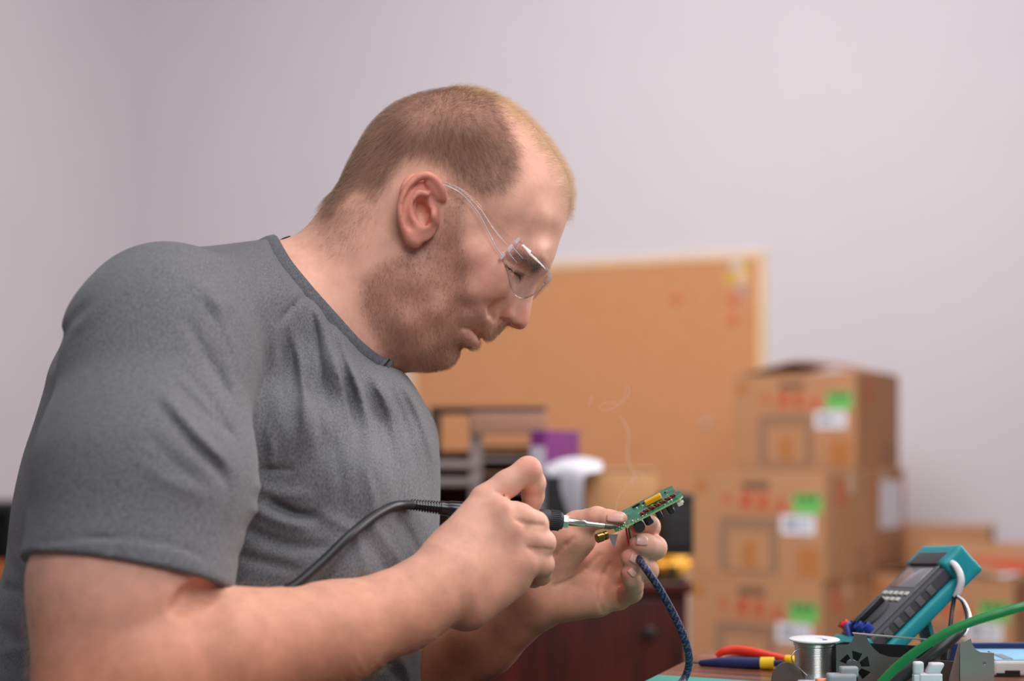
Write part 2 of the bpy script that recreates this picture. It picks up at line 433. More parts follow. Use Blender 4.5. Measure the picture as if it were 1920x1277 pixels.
# far arm
body.chain([(P(675,840,1.51),.050),(P(700,1080,1.50),.052),(P(735,1330,1.47),.045)], 0.02)
body.chain([(P(735,1330,1.47),.045),(P(800,1275,1.455),.043),(P(905,1200,1.425),.0355),(P(990,1138,1.40),.0285)], 0.012)

# near hand, a pen grip seen from its back
h1 = Ops()
h1.chain([(P(805,1108,1.236),.0325),(P(838,1080,1.246),.0300)], .01)
for mcp, r0, r1, st in (((910,938,1.274),.0285,.0135,(848,1052,1.252)), ((941,966,1.271),.026,.0130,(855,1082,1.252)),
                    ((966,1010,1.271),.024,.0130,(866,1106,1.252)), ((984,1060,1.272),.022,.0130,(878,1126,1.256))):
    h1.add('u', .012, Cone(P(*st), P(*mcp), r0, r1))
h1.add('u', .012, Cone(P(874,1128,1.264), P(962,1090,1.278), .0255, .0150))
h1.add('u', .012, Cone(P(845,1036,1.270), P(903,985,1.318), .0220, .0140))
for q_ in ((937,951,1.2590),(963,991,1.2590),(980,1046,1.2645)): h1.add('u', .018, Ell(P(*q_), (.0055,.0042,.0055)))
def finger(pts, ops, kin=.006, k=.0035):
    f = Ops(); f.chain([(P(*q[:3]), q[3]) for q in pts], kin); ops.add('u', k, f)
finger([(908,936,1.274,.0130),(950,908,1.280,.0120),(990,881,1.285,.0116),(1001,906,1.294,.0102),(999,930,1.302,.0098),(992,960,1.308,.0085)], h1, .005, .003)
finger([(940,964,1.272,.0126),(975,970,1.270,.0118),(1003,984,1.277,.0115),(1007,990,1.300,.0095),(985,990,1.312,.0085),(960,985,1.316,.0080)], h1)
finger([(966,1008,1.272,.0125),(996,1010,1.272,.0114),(1017,1018,1.279,.0113),(1019,1024,1.300,.0092),(998,1022,1.313,.0085),(972,1018,1.316,.0078)], h1)
finger([(984,1054,1.272,.0125),(1000,1050,1.277,.0110),(1016,1058,1.283,.0105),(1014,1078,1.300,.0088),(1000,1084,1.313,.0080),(975,1072,1.318,.0075)], h1)
finger([(903,985,1.318,.0140),(930,968,1.326,.0115),(962,962,1.330,.0108),(985,966,1.328,.0098),(1001,968,1.324,.0085)], h1, .005, .004)
for st in ([(930,922),(944,929),(960,935),(980,940)], [(968,975),(980,980),(996,983),(1019,985)], [(990,1027),(1004,1029),(1020,1030),(1034,1032)]):
    h1.chain([(onskin(x, y, .0002, h1, 1.2, 1.34), .0010) for x, y in st], .0025, 's')
body.add('u', 0.010, h1)

# far hand, palm to the camera, fingers closing on the board
h2 = Ops()
for mcp, r1 in (((1150,1030,1.412),.0135),((1156,1066,1.414),.0140),((1148,1100,1.408),.0135),((1124,1126,1.394),.0140)):
    h2.add('u', .012, Cone(P(1000,1112,1.402), P(*mcp), .0245, r1))
h2.add('u', .014, Cone(P(1020,1122,1.388), P(1110,1122,1.386), .0262, .0165))
h2.add('u', .012, Cone(P(1005,1095,1.392), P(1078,1006,1.372), .0255, .0190))
h2.add('u', .012, Cone(P(1078,1006,1.372), P(1085,985,1.370), .0170, .0140))
finger([(1082,990,1.370,.0140),(1100,978,1.360,.0112),(1119,971,1.352,.0104),(1142,974,1.342,.0088),(1163,973,1.336,.0070)], h2, .004, .004)
finger([(1150,1030,1.412,.0130),(1190,1000,1.405,.0105),(1217,988,1.388,.0102),(1214,984,1.366,.0088),(1194,984,1.350,.0080)], h2)
finger([(1156,1066,1.414,.0130),(1200,1036,1.402,.0108),(1228,1027,1.380,.0108),(1227,1027,1.356,.0096),(1212,1022,1.343,.0098),(1198,1019,1.336,.0093)], h2)
finger([(1148,1100,1.408,.0130),(1188,1082,1.398,.0105),(1214,1070,1.380,.0100),(1211,1066,1.358,.0092),(1195,1056,1.346,.0088),(1180,1047,1.339,.0086)], h2)
finger([(1124,1126,1.394,.0135),(1160,1123,1.388,.0100),(1185,1110,1.378,.0095),(1189,1099,1.358,.0080),(1184,1086,1.346,.0078),(1178,1074,1.341,.0076)], h2)
for st in ([(1131,1148),(1124,1128),(1124,1100),(1134,1075),(1142,1058)], [(1160,1134),(1155,1118),(1156,1102),(1164,1092)], [(1040,1098),(1070,1088),(1100,1066),(1124,1040)], [(1022,1050),(1040,1040),(1060,1022),(1075,1010)]):
    h2.chain([(onskin(x, y, .0001, h2, 1.30, 1.46), .0008) for x, y in st], .0035, 's')
body.add('u', 0.010, h2)
bpos, bq = sdf_mesh(body, 0.0016)
bpos = relax(bpos, bq, 1, 0.5)
# ---- own colours of the skin: warm ears, nose, cheeks, knuckles and lips, paler palms
def blob(c, r):
    d = np.linalg.norm(bpos-np.asarray(c), axis=1); return np.exp(-(d/r)**2)
def lineblob(pts, r):
    b = np.zeros(len(bpos))
    for a, c in zip(pts[:-1], pts[1:]):
        a, c = np.asarray(a), np.asarray(c); e = c-a; t = np.clip(((bpos-a)@e)/(e@e), 0, 1)
        d = np.linalg.norm(bpos-a-t[:, None]*e, axis=1); b = np.maximum(b, np.exp(-(d/r)**2))
    return b
def mixto(tint, col, w): return tint*(1-w[:, None])+np.array(col)[None, :]*w[:, None]
tint = np.tile(np.array(rgb(228,172,150)[:3]), (len(bpos), 1))
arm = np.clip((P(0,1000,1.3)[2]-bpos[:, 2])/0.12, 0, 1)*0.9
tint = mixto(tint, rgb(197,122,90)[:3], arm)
red = np.zeros(len(bpos)); hx = 960+bpos[:, 0]/S0; hy = YH-(bpos[:, 2]-ZC)/S0; hc = (D0-bpos[:, 1])/S0
for c, r, w in ((hp(975,600,0),.016,.75),(P(940,586,D0-.018),.011,.7),(hp(948,594,-26),.012,.6),(hp(905,540,95),.03,.3),(hp(905,540,-95),.03,.3),
                (P(940,951,1.256),.010,.18),(P(964,992,1.256),.010,.18),(P(981,1046,1.262),.010,.15),(P(996,876,1.276),.012,.3),
                (P(1178,1047,1.330),.008,.5),(P(1190,1018,1.327),.008,.35),(P(1178,1074,1.333),.008,.5),(P(1163,973,1.33),.010,.45)):
    red = np.maximum(red, w*blob(c, r))
for sgn in (1, -1):
    red = np.maximum(red, .0)
ear_d = np.minimum(ears[0].f(bpos), ears[1].f(bpos)); is_ear = np.clip(1-ear_d/.003, 0, 1)
red = np.maximum(red, .5*is_ear)
tint = mixto(tint, rgb(206,106,92)[:3], red)
lips = np.zeros(len(bpos))
for sgn in (1, -1):
    mr_ = (lambda q: q) if sgn > 0 else mirror
    lips = np.maximum(lips, lineblob([mr_(onskin(*c)) for c in ((895,643),(887,636),(878,627))], .0050))
    lips = np.maximum(lips, .55*lineblob([mr_(onskin(*c)) for c in ((911,635),(898,625),(880,615))], .0028))
tint = mixto(tint, rgb(172,100,92)[:3], lips*.55)
def region(poly, soft, x, y): return np.clip(0.5-poly_sd(np.array(poly, float), x, y)/soft, 0, 1)
scalp_poly = [(600,420),(640,300),(690,225),(760,180),(850,150),(900,165),(935,215),(958,262),(972,310),(968,352),(940,385),(905,392),(872,372),
              (852,352),(836,336),(800,318),(770,322),(748,345),(736,372),(712,396),(690,376),(668,378),(640,410)]
beard_poly = [(846,352),(868,372),(884,392),(878,420),(870,450),(872,480),(884,510),(884,545),(896,580),(915,600),(945,604),(950,625),(925,640),(912,640),(895,628),
              (872,622),(868,632),(882,655),(895,662),(860,662),(855,690),(820,700),(760,690),(735,672),(712,640),(690,590),(694,540),(725,515),(770,490),(800,462),(822,430),(830,400),(838,372)]
near = hc > 0
sx, sy = hx, hy
scalp = region(scalp_poly, 26, sx, sy)*(np.abs(hc) > 20)
top = region([(820,140),(1100,180),(1110,420),(1062,405),(1040,350),(1000,290),(940,235),(880,215)], 30, sx, sy)*np.clip((112-np.abs(hc))/40, 0, 1)
scalp = np.maximum(scalp, region([(590,420),(640,280),(720,200),(870,140),(930,160),(930,230),(800,260),(700,330),(650,400)], 24, sx, sy)*(hy < 415))
beard = region(beard_poly, 22, sx, sy)*(sx > 640)*np.clip(1-(sx-885)/40*.55, .45, 1)
neckfade = np.clip((hx-600)/30, 0, 1)
tint = mixto(tint, rgb(134,96,82)[:3], scalp*.62*neckfade)
tint = mixto(tint, rgb(196,158,132)[:3], top*.45)
tint = mixto(tint, rgb(150,104,90)[:3], beard*.42*(1-lips))
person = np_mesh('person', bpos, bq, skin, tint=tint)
tag(person, 'man in a grey T-shirt soldering, bent over the board in his hands', 'person')

# ---- hair, beard, brows and arm hair: strands rooted in the skin
bn = vnormals(bpos, bq)
fcen = bpos[bq].mean(1); fnor = bn[bq].mean(1); fnor /= np.linalg.norm(fnor, axis=1)[:, None]
farea = 0.5*np.linalg.norm(np.cross(bpos[bq[:, 2]]-bpos[bq[:, 0]], bpos[bq[:, 3]]-bpos[bq[:, 1]]), axis=1)
def strands(name, dens, count, length, flow, curl, radius, colA, colB, parent, droop=0.5, seed=1):
    r = np.random.default_rng(seed); w = farea*dens[bq].mean(1); w = w/w.sum()
    fi = r.choice(len(bq), count, p=w)
    uv = r.random((count, 2)); q = bpos[bq[fi]]
    root = (q[:, 0]*((1-uv[:, :1])*(1-uv[:, 1:]))+q[:, 1]*(uv[:, :1]*(1-uv[:, 1:]))+q[:, 2]*(uv[:, :1]*uv[:, 1:])+q[:, 3]*((1-uv[:, :1])*uv[:, 1:]))
    n = fnor[fi]; fl = np.asarray(flow(root)) if callable(flow) else np.tile(np.asarray(flow, float), (count, 1))
    fl = fl+r.normal(0, curl, (count, 3)); fl -= n*np.einsum('ij,ij->i', fl, n)[:, None]
    fl /= np.linalg.norm(fl, axis=1)[:, None]+1e-9
    L = length*(0.6+0.8*r.random(count))[:, None]; K = 4; pts = np.zeros((count, K, 3))
    for k in range(K):
        t = k/(K-1); pts[:, k] = root-n*.0004+n*L*t*(1-droop*t*.55)+fl*L*t*(0.35+droop*t)
    cu = bpy.data.hair_curves.new(name); cu.add_curves([K]*count)
    cu.points.foreach_set('position', pts.astype(np.float32).ravel())
    ra = cu.attributes.get('radius') or cu.attributes.new('radius', 'FLOAT', 'POINT')
    ra.data.foreach_set('value', np.tile(radius*np.array([1, .95, .8, .35]), count).astype(np.float32))
    ca = cu.attributes.new('strand', 'FLOAT_COLOR', 'CURVE')
    m = r.random(count)[:, None]; c = np.array(colA[:3])*(1-m)+np.array(colB[:3])*m
    ca.data.foreach_set('color', np.c_[c, np.ones(count)].astype(np.float32).ravel())
    cu.materials.append(hair_material(name))
    o = link(bpy.data.objects.new(name, cu), parent); o['kind'] = 'stuff'
    return o
ear_zone = ear_d < .0035
dz = 1-np.clip(ear_zone, 0, 1)
def back_down(p):   # lies backwards and down along the skull
    return np.tile(np.array([-.85, 0, -.45]), (len(p), 1))
def forward(p): return np.tile(np.array([.75, 0, -.1]), (len(p), 1))
def beard_flow(p): return np.tile(np.array([.35, 0, -.9]), (len(p), 1))
inner = region(scalp_poly, 30, sx, sy)
def head_flow(p):
    x = 960+p[:, 0]/S0; y = YH-(p[:, 2]-ZC)/S0; t = np.clip((x-760)/120, 0, 1)[:, None]
    return (1-t)*np.array([[-.55, 0, -.8]])+t*np.array([[.55, 0, -.75]])
sidehair = np.clip(scalp*dz*neckfade, 0, 1)
strands('hair', sidehair**1.5, 34000, .0062, head_flow, .35, .000048, rgb(106,78,67), rgb(194,154,126), person, .75, 3)
tophair = np.clip(top-.05, 0, 1)*dz
strands('top_hair', tophair, 9000, .0085, forward, .30, .000045, rgb(190,156,120), rgb(236,208,170), person, .55, 4)
strands('beard', np.clip(beard*dz*(1-lips*1.2), 0, 1)**1.4, 19000, .0029, beard_flow, .55, .000044, rgb(104,74,63), rgb(204,156,126), person, .6, 5)
chin = np.clip(region([(800,640),(862,655),(900,640),(950,600),(958,628),(905,672),(850,705),(790,705)], 24, sx, sy)*(1-lips*1.3), 0, 1)*dz
strands('chin_hair', chin, 3500, .0040, beard_flow, .5, .000055, rgb(150,112,84), rgb(220,188,156), person, .6, 6)
nape = region([(612,395),(640,360),(700,380),(720,410),(690,470),(640,500),(600,440)], 40, sx, sy)*dz
strands('nape_hair', nape, 1600, .0045, (-.3, 0, -.9), .5, .000045, rgb(120,84,66), rgb(180,136,110), person, .8, 7)
brow = np.zeros(len(bpos))
for sgn in (1, -1): brow = np.maximum(brow, lineblob([(lambda q: q if sgn > 0 else mirror(q))(onskin(*c)) for c in ((1010,503),(993,491),(970,479))], .0048))
strands('eyebrow', np.clip(brow-.25, 0, 1), 1100, .0060, (-.5, -.5, .2), .25, .000060, rgb(96,72,56), rgb(150,118,92), person, .9, 8)
lash = np.zeros(len(bpos))
for sgn in (1, -1): lash = np.maximum(lash, lineblob([(lambda q: q if sgn > 0 else mirror(q))(onskin(*c)) for c in ((948,497),(962,508),(978,518))], .0019))
strands('eyelash', np.clip(lash-.3, 0, 1), 320, .0070, (.3, -.7, -.6), .2, .00008, rgb(40,30,26), rgb(70,52,44), person, .4, 9)
fore = np.clip((P(0,1060,1.2)[2]-bpos[:, 2])/0.05, 0, 1)*(bpos[:, 0] < P(850,1100,1.24)[0])*(bpos[:, 1] < 1.33)
strands('arm_hair', fore, 5200, .0095, (.8, 0, -.5), .5, .000035, rgb(170,124,90), rgb(222,182,140), person, .9, 10)
# ------------------------------------------------------------------ the grey T-shirt
shirt = Ops()
torso_poly = [(512,450),(470,452),(403,460),(336,467),(268,490),(221,520),(161,575),(118,640),(92,690),(82,730),(64,790),(40,863),(20,957),(7,1064),(-20,1150),(-45,1277),(-50,1420),
    (100,1560),(500,1580),(760,1500),(800,1400),(792,1300),(788,1245),(800,1160),(815,1080),(824,984),(826,890),(822,836),(806,776),(775,720),(742,682),(720,668),(690,640),(640,570),(560,480)]
torso_C = [(100,800,1.40),(300,600,1.38),(512,460,1.405),(620,580,1.41),(740,680,1.41),(820,850,1.42),(800,1200,1.40),(600,1000,1.40),(200,1200,1.40),(400,1500,1.40)]
torso_T = [(100,800,.13),(300,600,.13),(512,462,.072),(530,490,.098),(560,530,.106),(500,560,.130),(430,510,.105),(620,600,.108),(700,668,.080),(640,700,.130),(760,760,.100),(820,850,.12),(560,800,.165),(680,900,.175),(640,1100,.185),(760,1200,.17),(200,1200,.16),(300,900,.15),(400,1500,.17)]
torso_R = [(100,800,150),(300,520,120),(512,450,60),(620,560,70),(740,680,60),(820,850,130),(600,900,230),(700,1200,170),(300,1200,220)]
shirt.add('u', 0, Pillow(torso_poly, torso_R, torso_T, C=torso_C, step=4.0, bl=4))
slv = Ops()
slv.chain([(P(318,612,1.262),.0700),(P(302,655,1.238),.0775),(P(272,900,1.178),.0855),(P(236,1110,1.148),.0775),(P(228,1170,1.140),.0775)], .03)
hem_p = P(235,1078,1.150); hem_n = np.array([-.14, -.27, -1.0])
slv.add('i', .002, Half(hem_p, hem_n))
slv.add('s', .002, Cone(P(240,1060,1.152), P(226,1180,1.140), .0745, .0745))
shirt.add('u', .018, slv)
shirt.add('u', .03, Cone(P(480,610,1.36), P(318,625,1.26), .060, .066))
shirt.add('u', .02, Cone(P(690,835,1.50), P(690,1010,1.50), .0745, .0745))
neck_c = P(668,525,1.41); neck_n = np.array([.736, 0.0, .677])
cut = Ops(); cut.add('u', 0, Ell(neck_c, (.101,.130,.101))); cut.add('i', 0.0, Half(P(618,566,1.41), -np.array([.736,-.11,.677])))
shirt.add('s', .004, cut)
SM = Map2(-60, 900, 420, 1300, 3.0)
mm = .001
SH = stroke_map(SM, [
    # armhole fold: the sleeve lies over the chest
    ([(420,560),(445,610),(462,670)], 8, 3*mm), ([(372,530),(420,600),(440,680),(444,760)], 11, 4*mm),
    ([(350,600),(400,690),(440,760)], 7, -3*mm), ([(300,760),(360,830),(410,880),(436,930)], 7, -5*mm), ([(310,745),(370,815),(425,868)], 8, 4*mm),
    ([(330,720),(390,780),(446,820)], 6, -2.5*mm), ([(280,820),(330,870),(380,905)], 8, -2*mm),
    # back and shoulder
    ([(90,690),(110,640),(160,575)], 6, -4*mm), ([(130,620),(170,590),(230,530)], 8, 2.5*mm), ([(300,500),(380,490),(450,475)], 9, 2*mm),
    ([(520,610),(548,575),(574,552)], 2.6, -2.6*mm), ([(574,552),(590,610),(600,680),(604,740)], 3, -2.4*mm),
    # chest pulls falling from the collar
    ([(585,560),(610,640),(630,740),(640,840)], 8, 2*mm), ([(604,570),(640,660),(664,760),(676,880)], 8, -1.8*mm), ([(640,640),(680,740),(700,860)], 9, 2*mm),
    ([(668,680),(716,780),(736,900)], 8, -1.6*mm), ([(700,700),(745,790),(768,900),(772,980)], 9, 2*mm), ([(735,710),(778,790),(800,880),(806,960)], 7, -1.6*mm),
    ([(596,575),(622,650),(650,760),(660,830)], 4.5, 2.4*mm), ([(610,590),(640,690),(668,800)], 4, -2.2*mm), ([(625,605),(662,700),(690,800)], 4, 2*mm),
    ([(650,650),(690,740),(712,830)], 4.5, -2.2*mm), ([(690,690),(730,780),(750,860)], 4.5, 2.2*mm), ([(720,705),(758,790),(780,870)], 4.5, -2.2*mm), ([(756,720),(790,790),(812,860)], 4.5, 2.2*mm),
    ([(540,600),(560,680),(570,760),(566,830)], 5, 2.4*mm), ([(528,650),(540,720),(535,790)], 5, -2.4*mm), ([(575,700),(600,790),(606,860)], 5, -2*mm), ([(620,820),(640,900),(640,960)], 6, -2*mm), ([(680,870),(700,940),(700,1000)], 6, 2*mm),
    ([(380,560),(425,640),(452,730)], 5, -2.6*mm), ([(395,545),(438,620),(462,690)], 4, 2*mm), ([(340,690),(400,760),(445,840)], 5, -2*mm), ([(250,860),(320,905),(390,935)], 7, 1.5*mm),
    ([(545,640),(552,720),(548,800)], 9, -3*mm), ([(560,650),(575,740),(580,830)], 8, 2.5*mm), ([(520,600),(516,680),(500,760)], 9, 4*mm),
    # chest crease and belly folds
    ([(486,884),(510,880),(548,880)], 3, -3.4*mm), ([(500,800),(510,850),(508,880)], 6, 3*mm), ([(508,942),(530,953),(556,964),(592,968)], 6, -8*mm), ([(470,950),(520,975),(580,990)], 8, 4.5*mm),
    ([(450,985),(500,1010),(560,1025),(620,1025)], 8, -4.5*mm), ([(440,1040),(500,1055),(560,1068)], 7, -3*mm), ([(460,900),(520,925),(580,930)], 8, 3*mm),
    ([(690,1010),(720,1060),(740,1090)], 6, -2.5*mm), ([(700,980),(735,1030),(760,1070)], 6, 2.5*mm), ([(660,990),(680,1040),(690,1090)], 6, 2.5*mm),
    ([(740,960),(770,1010),(790,1050)], 7, -3*mm), ([(600,960),(640,985),(680,1000)], 8, 2.5*mm),
    # the side behind the arm
    ([(0,1000),(30,1060),(60,1120)], 9, -4*mm), ([(5,1100),(40,1110),(64,1125)], 7, -5*mm), ([(0,1170),(35,1200),(64,1215)], 8, -5*mm), ([(0,1225),(40,1215),(64,1195)], 7, 4*mm),
    ([(20,1030),(50,1075),(66,1090)], 8, 4*mm), ([(60,800),(50,870),(56,960)], 7, -2.5*mm),
    ([(705,1230),(740,1262),(760,1290)], 6, -3*mm), ([(745,1225),(765,1260),(775,1300)], 6, 3*mm)])
# a stitched line above the sleeve hem
SH += stroke_map(SM, [([(66,1022),(120,1012),(200,1008),(280,1014),(350,1032),(410,1062)], 2.6, -1.7*mm), ([(66,1034),(120,1024),(200,1020),(280,1026),(350,1044),(404,1074)], 5, .9*mm)])
ed = np.full(SM.X.shape, 1e9)
ep = spline([(440,600),(470,660),(479,720),(479,790),(463,870),(440,960),(396,1105)], 5, closed=False)
for x, y in ep: ed = np.minimum(ed, np.hypot(SM.X-x, SM.Y-y))
SH *= np.clip((ed-10)/34, 0, 1)
shirt.add('d', 0, Disp(SM, SH, 1.40))
lo = P(-60,1300,1.40); shirt.add('i', .002, Half((0, 0, 0.56), (0, 0, -1)))
spos, sq = sdf_mesh(shirt, 0.0027)
spos = relax(spos, sq, 1, 0.5)
shirt_mat = cloth_material('heather_grey_cloth', rgb(86,85,88), rgb(134,133,137), 900.0)
shirt_o = np_mesh('t_shirt', spos, sq, shirt_mat, person)
# ribbed collar: a flat band swept around the neck
near_mid = spline([(506,450),(519,474),(538,503),(581,555),(625,604),(667,650),(704,680),(724,688)], 4, closed=False)
def first_hit(px, py, d0=1.2, d1=1.5):
    ds = np.linspace(d0, d1, 400); q = np.array([P(px, py, d) for d in ds]); f = np.minimum(shirt.f(q), body.f(q)); i = np.argmax(f < 0)
    return ds[i] if f[i] < 0 else 1.40
dd = np.array([first_hit(*q) for q in near_mid]); dd[0] = max(dd[0], 1.385)
for _ in range(2): dd[1:-1] = .25*dd[:-2]+.5*dd[1:-1]+.25*dd[2:]
axis = np.array([.736, 0, .677]); cen = P(640,560,1.41)
sec = [(-.0125,-.0012),(-.0112,.0012),(.0,.0024),(.0078,.0016),(.0085,-.0004),(.0,-.0030)]; m = len(sec); vs, fs = [], []
near_band = [(500,447,1.43)]+[(x, y, d-.0008) for (x, y), d in zip(near_mid, dd)]+[(731,692,dd[-1]+.03),(738,694,dd[-1]+.06)]
far_band = [(744,690,1.470),(736,664,1.478),(716,615,1.490),(650,535,1.502),(580,474,1.480),(532,450,1.440)]
for bp in (near_band, spline(far_band, 5, closed=False)):
    n = len(bp); k0 = len(vs); Q = np.array([P(*q) for q in bp])
    for i in range(n):
        q = Q[i]; t = Q[min(i+1, n-1)]-Q[max(i-1, 0)]; t /= np.linalg.norm(t)
        o = q-cen; o -= axis*(o@axis)/(axis@axis); o /= np.linalg.norm(o)
        up = axis*.86+o*-.42; up -= t*(up@t); up /= np.linalg.norm(up); nn = np.cross(up, t); nn = nn if nn@o > 0 else -nn
        for u, w in sec: vs.append(q+up*u+nn*w)
    for i in range(n-1):
        for j in range(m): fs.append((k0+i*m+j, k0+(i+1)*m+j, k0+(i+1)*m+(j+1) % m, k0+i*m+(j+1) % m))
col_mat = cloth_material('ribbed_collar_cloth', rgb(78,78,84), rgb(112,112,118), 700.0)
collar = mesh_obj('collar', vs, fs, col_mat, shirt_o, True)
collar['label'] = 'darker ribbed collar band'
# ------------------------------------------------------------------ the room
A22 = math.radians(22)
def wall_pt(t, z=0.0):   # along the back wall: t metres to the left of the cork board's right edge
    return Vector((1.109-t*math.cos(A22), 6.2+t*math.sin(A22), z))
paint = plain('wall_paint', rgb(221,212,217), 0.85, noise=0.015, scale=3.0, spec=0.2)
H_ROOM = 3.45
def slab(name, a, b, z0, z1, n, th, mat):
    a, b = Vector(a), Vector(b); n = Vector(n)*th; v = []
    for q in (a, b, b+n, a+n): v += [(q.x, q.y, z0), (q.x, q.y, z1)]
    f = [(0,2,3,1),(2,4,5,3),(4,6,7,5),(6,0,1,7),(1,3,5,7),(0,6,4,2)]
    o = mesh_obj(name, v, f, mat); o['kind'] = 'structure'; return o
nb = (math.sin(A22), math.cos(A22), 0)
slab('wall_back', wall_pt(3.30), wall_pt(-3.2), 0, H_ROOM, nb, .12, paint)
cn = wall_pt(3.30); le = cn+Vector((-math.sin(A22), -math.cos(A22), 0))*6.5
slab('wall_left', cn+Vector(nb)*.12, le, 0, H_ROOM, (-math.cos(A22), math.sin(A22), 0), .12, paint)
floor_mat = plain('floor_vinyl', rgb(120,112,108), 0.5, noise=0.08, scale=9.0)
o = mesh_obj('floor', [(-7,-2,-.1),(6,-2,-.1),(6,9,-.1),(-7,9,-.1),(-7,-2,0),(6,-2,0),(6,9,0),(-7,9,0)],
             [(4,5,6,7),(0,3,2,1),(0,1,5,4),(1,2,6,5),(2,3,7,6),(3,0,4,7)], floor_mat); o['kind'] = 'structure'
bb = plain('baseboard_paint', rgb(205,200,202), 0.5)
def baseboard(name, a, b, n): slab(name, a, b, 0, .09, n, -.014, bb)
baseboard('baseboard_back', wall_pt(3.28), wall_pt(-3.2), nb)

# ---- helpers for boxes in an object's own frame
def add_box(bm, x0, x1, y0, y1, z0, z1, bev=0.0, seg=2):
    vs = [bm.verts.new(p) for p in ((x0,y0,z0),(x1,y0,z0),(x1,y1,z0),(x0,y1,z0),(x0,y0,z1),(x1,y0,z1),(x1,y1,z1),(x0,y1,z1))]
    fs = [bm.faces.new([vs[i] for i in q]) for q in ((3,2,1,0),(4,5,6,7),(0,1,5,4),(1,2,6,5),(2,3,7,6),(3,0,4,7))]
    if bev:
        es = list({e for f in fs for e in f.edges})
        bmesh.ops.bevel(bm, geom=es, offset=bev, segments=seg, affect='EDGES', profile=.7)
def box(name, x0, x1, y0, y1, z0, z1, mat, parent=None, bev=0.0, seg=2):
    bm = bmesh.new(); add_box(bm, x0, x1, y0, y1, z0, z1, bev, seg); return bm_obj(name, bm, mat, parent, bev > 0)
def boxes(name, L, mat, parent=None, bev=0.0):
    bm = bmesh.new()
    for b in L: add_box(bm, *b, bev)
    return bm_obj(name, bm, mat, parent)
def tube(name, pts, r, mat, parent=None, seg=10, n=8, caps=True):
    pts = spline(np.array(pts, float), n, closed=False) if n > 1 else np.array(pts, float)
    N = len(pts); rs = np.interp(np.linspace(0, 1, N), np.linspace(0, 1, len(r)), r) if hasattr(r, '__len__') else np.full(N, r)
    t = np.gradient(pts, axis=0); t /= np.linalg.norm(t, axis=1)[:, None]+1e-12
    up = np.array([0, 0, 1.0]) if abs(t[0][2]) < .9 else np.array([0, 1.0, 0]); v, f = [], []
    for i in range(N):
        a = np.cross(t[i], up); a /= np.linalg.norm(a)+1e-12; b = np.cross(a, t[i]); up = b
        for k in range(seg):
            an = 2*math.pi*k/seg; v.append(pts[i]+rs[i]*(a*math.cos(an)+b*math.sin(an)))
    for i in range(N-1):
        for k in range(seg): f.append((i*seg+k, i*seg+(k+1) % seg, (i+1)*seg+(k+1) % seg, (i+1)*seg+k))
    if caps: f.append(tuple(range(seg))[::-1]); f.append(tuple((N-1)*seg+k for k in range(seg)))
    return mesh_obj(name, v, f, mat, parent, True)
def lathe(name, prof, mat, parent=None, seg=32, smooth=True):
    """profile of (radius, height) turned about z"""
    v, f = [], []; n = len(prof)
    for r, z in prof:
        for k in range(seg): a = 2*math.pi*k/seg; v.append((r*math.cos(a), r*math.sin(a), z))
    for i in range(n-1):
        for k in range(seg): f.append((i*seg+k, i*seg+(k+1) % seg, (i+1)*seg+(k+1) % seg, (i+1)*seg+k))
    f.append(tuple(range(seg))[::-1]); f.append(tuple((n-1)*seg+k for k in range(seg)))
    o = mesh_obj(name, v, f, mat, parent, smooth)
    if smooth:
        md = o.modifiers.new('edges', 'EDGE_SPLIT'); md.split_angle = math.radians(38)
    return o
def plate(name, loops, th, mat, frame, parent=None, bev=0.0):
    """flat sheet with holes: outlines in the (u, v) plane of a frame (origin, u, v), thickness along u x v"""
    cu = bpy.data.curves.new(name, 'CURVE'); cu.dimensions = '2D'; cu.fill_mode = 'BOTH'; cu.extrude = th/2; cu.bevel_depth = bev
    for lp in loops:
        s = cu.splines.new('POLY'); s.points.add(len(lp)-1); s.use_cyclic_u = True
        for p, q in zip(s.points, lp): p.co = (q[0], q[1], 0, 1)
    t = bpy.data.objects.new(name, cu); COL.objects.link(t)
    dg = bpy.context.evaluated_depsgraph_get(); me = bpy.data.meshes.new_from_object(t.evaluated_get(dg))
    bpy.data.objects.remove(t); o0, u, v = [Vector(q) for q in frame]; w = u.cross(v)
    M = Matrix((u, v, w)).transposed().to_4x4(); M.translation = o0; me.transform(M)
    me.materials.clear(); me.materials.append(mat)
    return link(bpy.data.objects.new(name, me), parent)

# ------------------------------------------------------------------ cork board on the back wall
cork = Mat('cork'); tc = cork.n('ShaderNodeTexCoord'); nz = cork.n('ShaderNodeTexNoise', Scale=160.0, Detail=5.0, Roughness=.7); cork.l(tc.outputs['Object'], nz.inputs['Vector'])
cr = cork.n('ShaderNodeValToRGB'); cr.color_ramp.elements[0].position = .35; cr.color_ramp.elements[1].position = .65
cr.color_ramp.elements[0].color = rgb(196,130,86); cr.color_ramp.elements[1].color = rgb(230,168,122)
cork.l(nz.outputs['Fac'], cr.inputs['Fac']); cork.l(cr.outputs[0], cork.b.inputs['Base Color']); cork.set(Roughness=.9, Specular_IOR_Level=.1)
pine = plain('pine_frame_wood', rgb(236,200,156), .55, noise=.08, scale=14)
BW, Z0, Z1 = 1.72, .34, 1.775
board = empty('cork_board', wall_pt(0, 0), -A22)     # local x runs to the right along the wall, local y into it
tag(board, 'large cork board in a pale pine frame on the back wall', 'notice board')
box('cork_panel', -BW+.03, -.03, -.022, -.004, Z0+.03, Z1-.03, cork.m, board)
for a in ((-BW, 0, -.03, 0, Z1-.035, Z1), (-BW, 0, -.03, 0, Z0, Z0+.035), (-BW, -BW+.035, -.03, 0, Z0+.035, Z1-.035), (-.035, 0, -.03, 0, Z0+.035, Z1-.035)):
    box('frame_rail', *a, pine, board, .004)
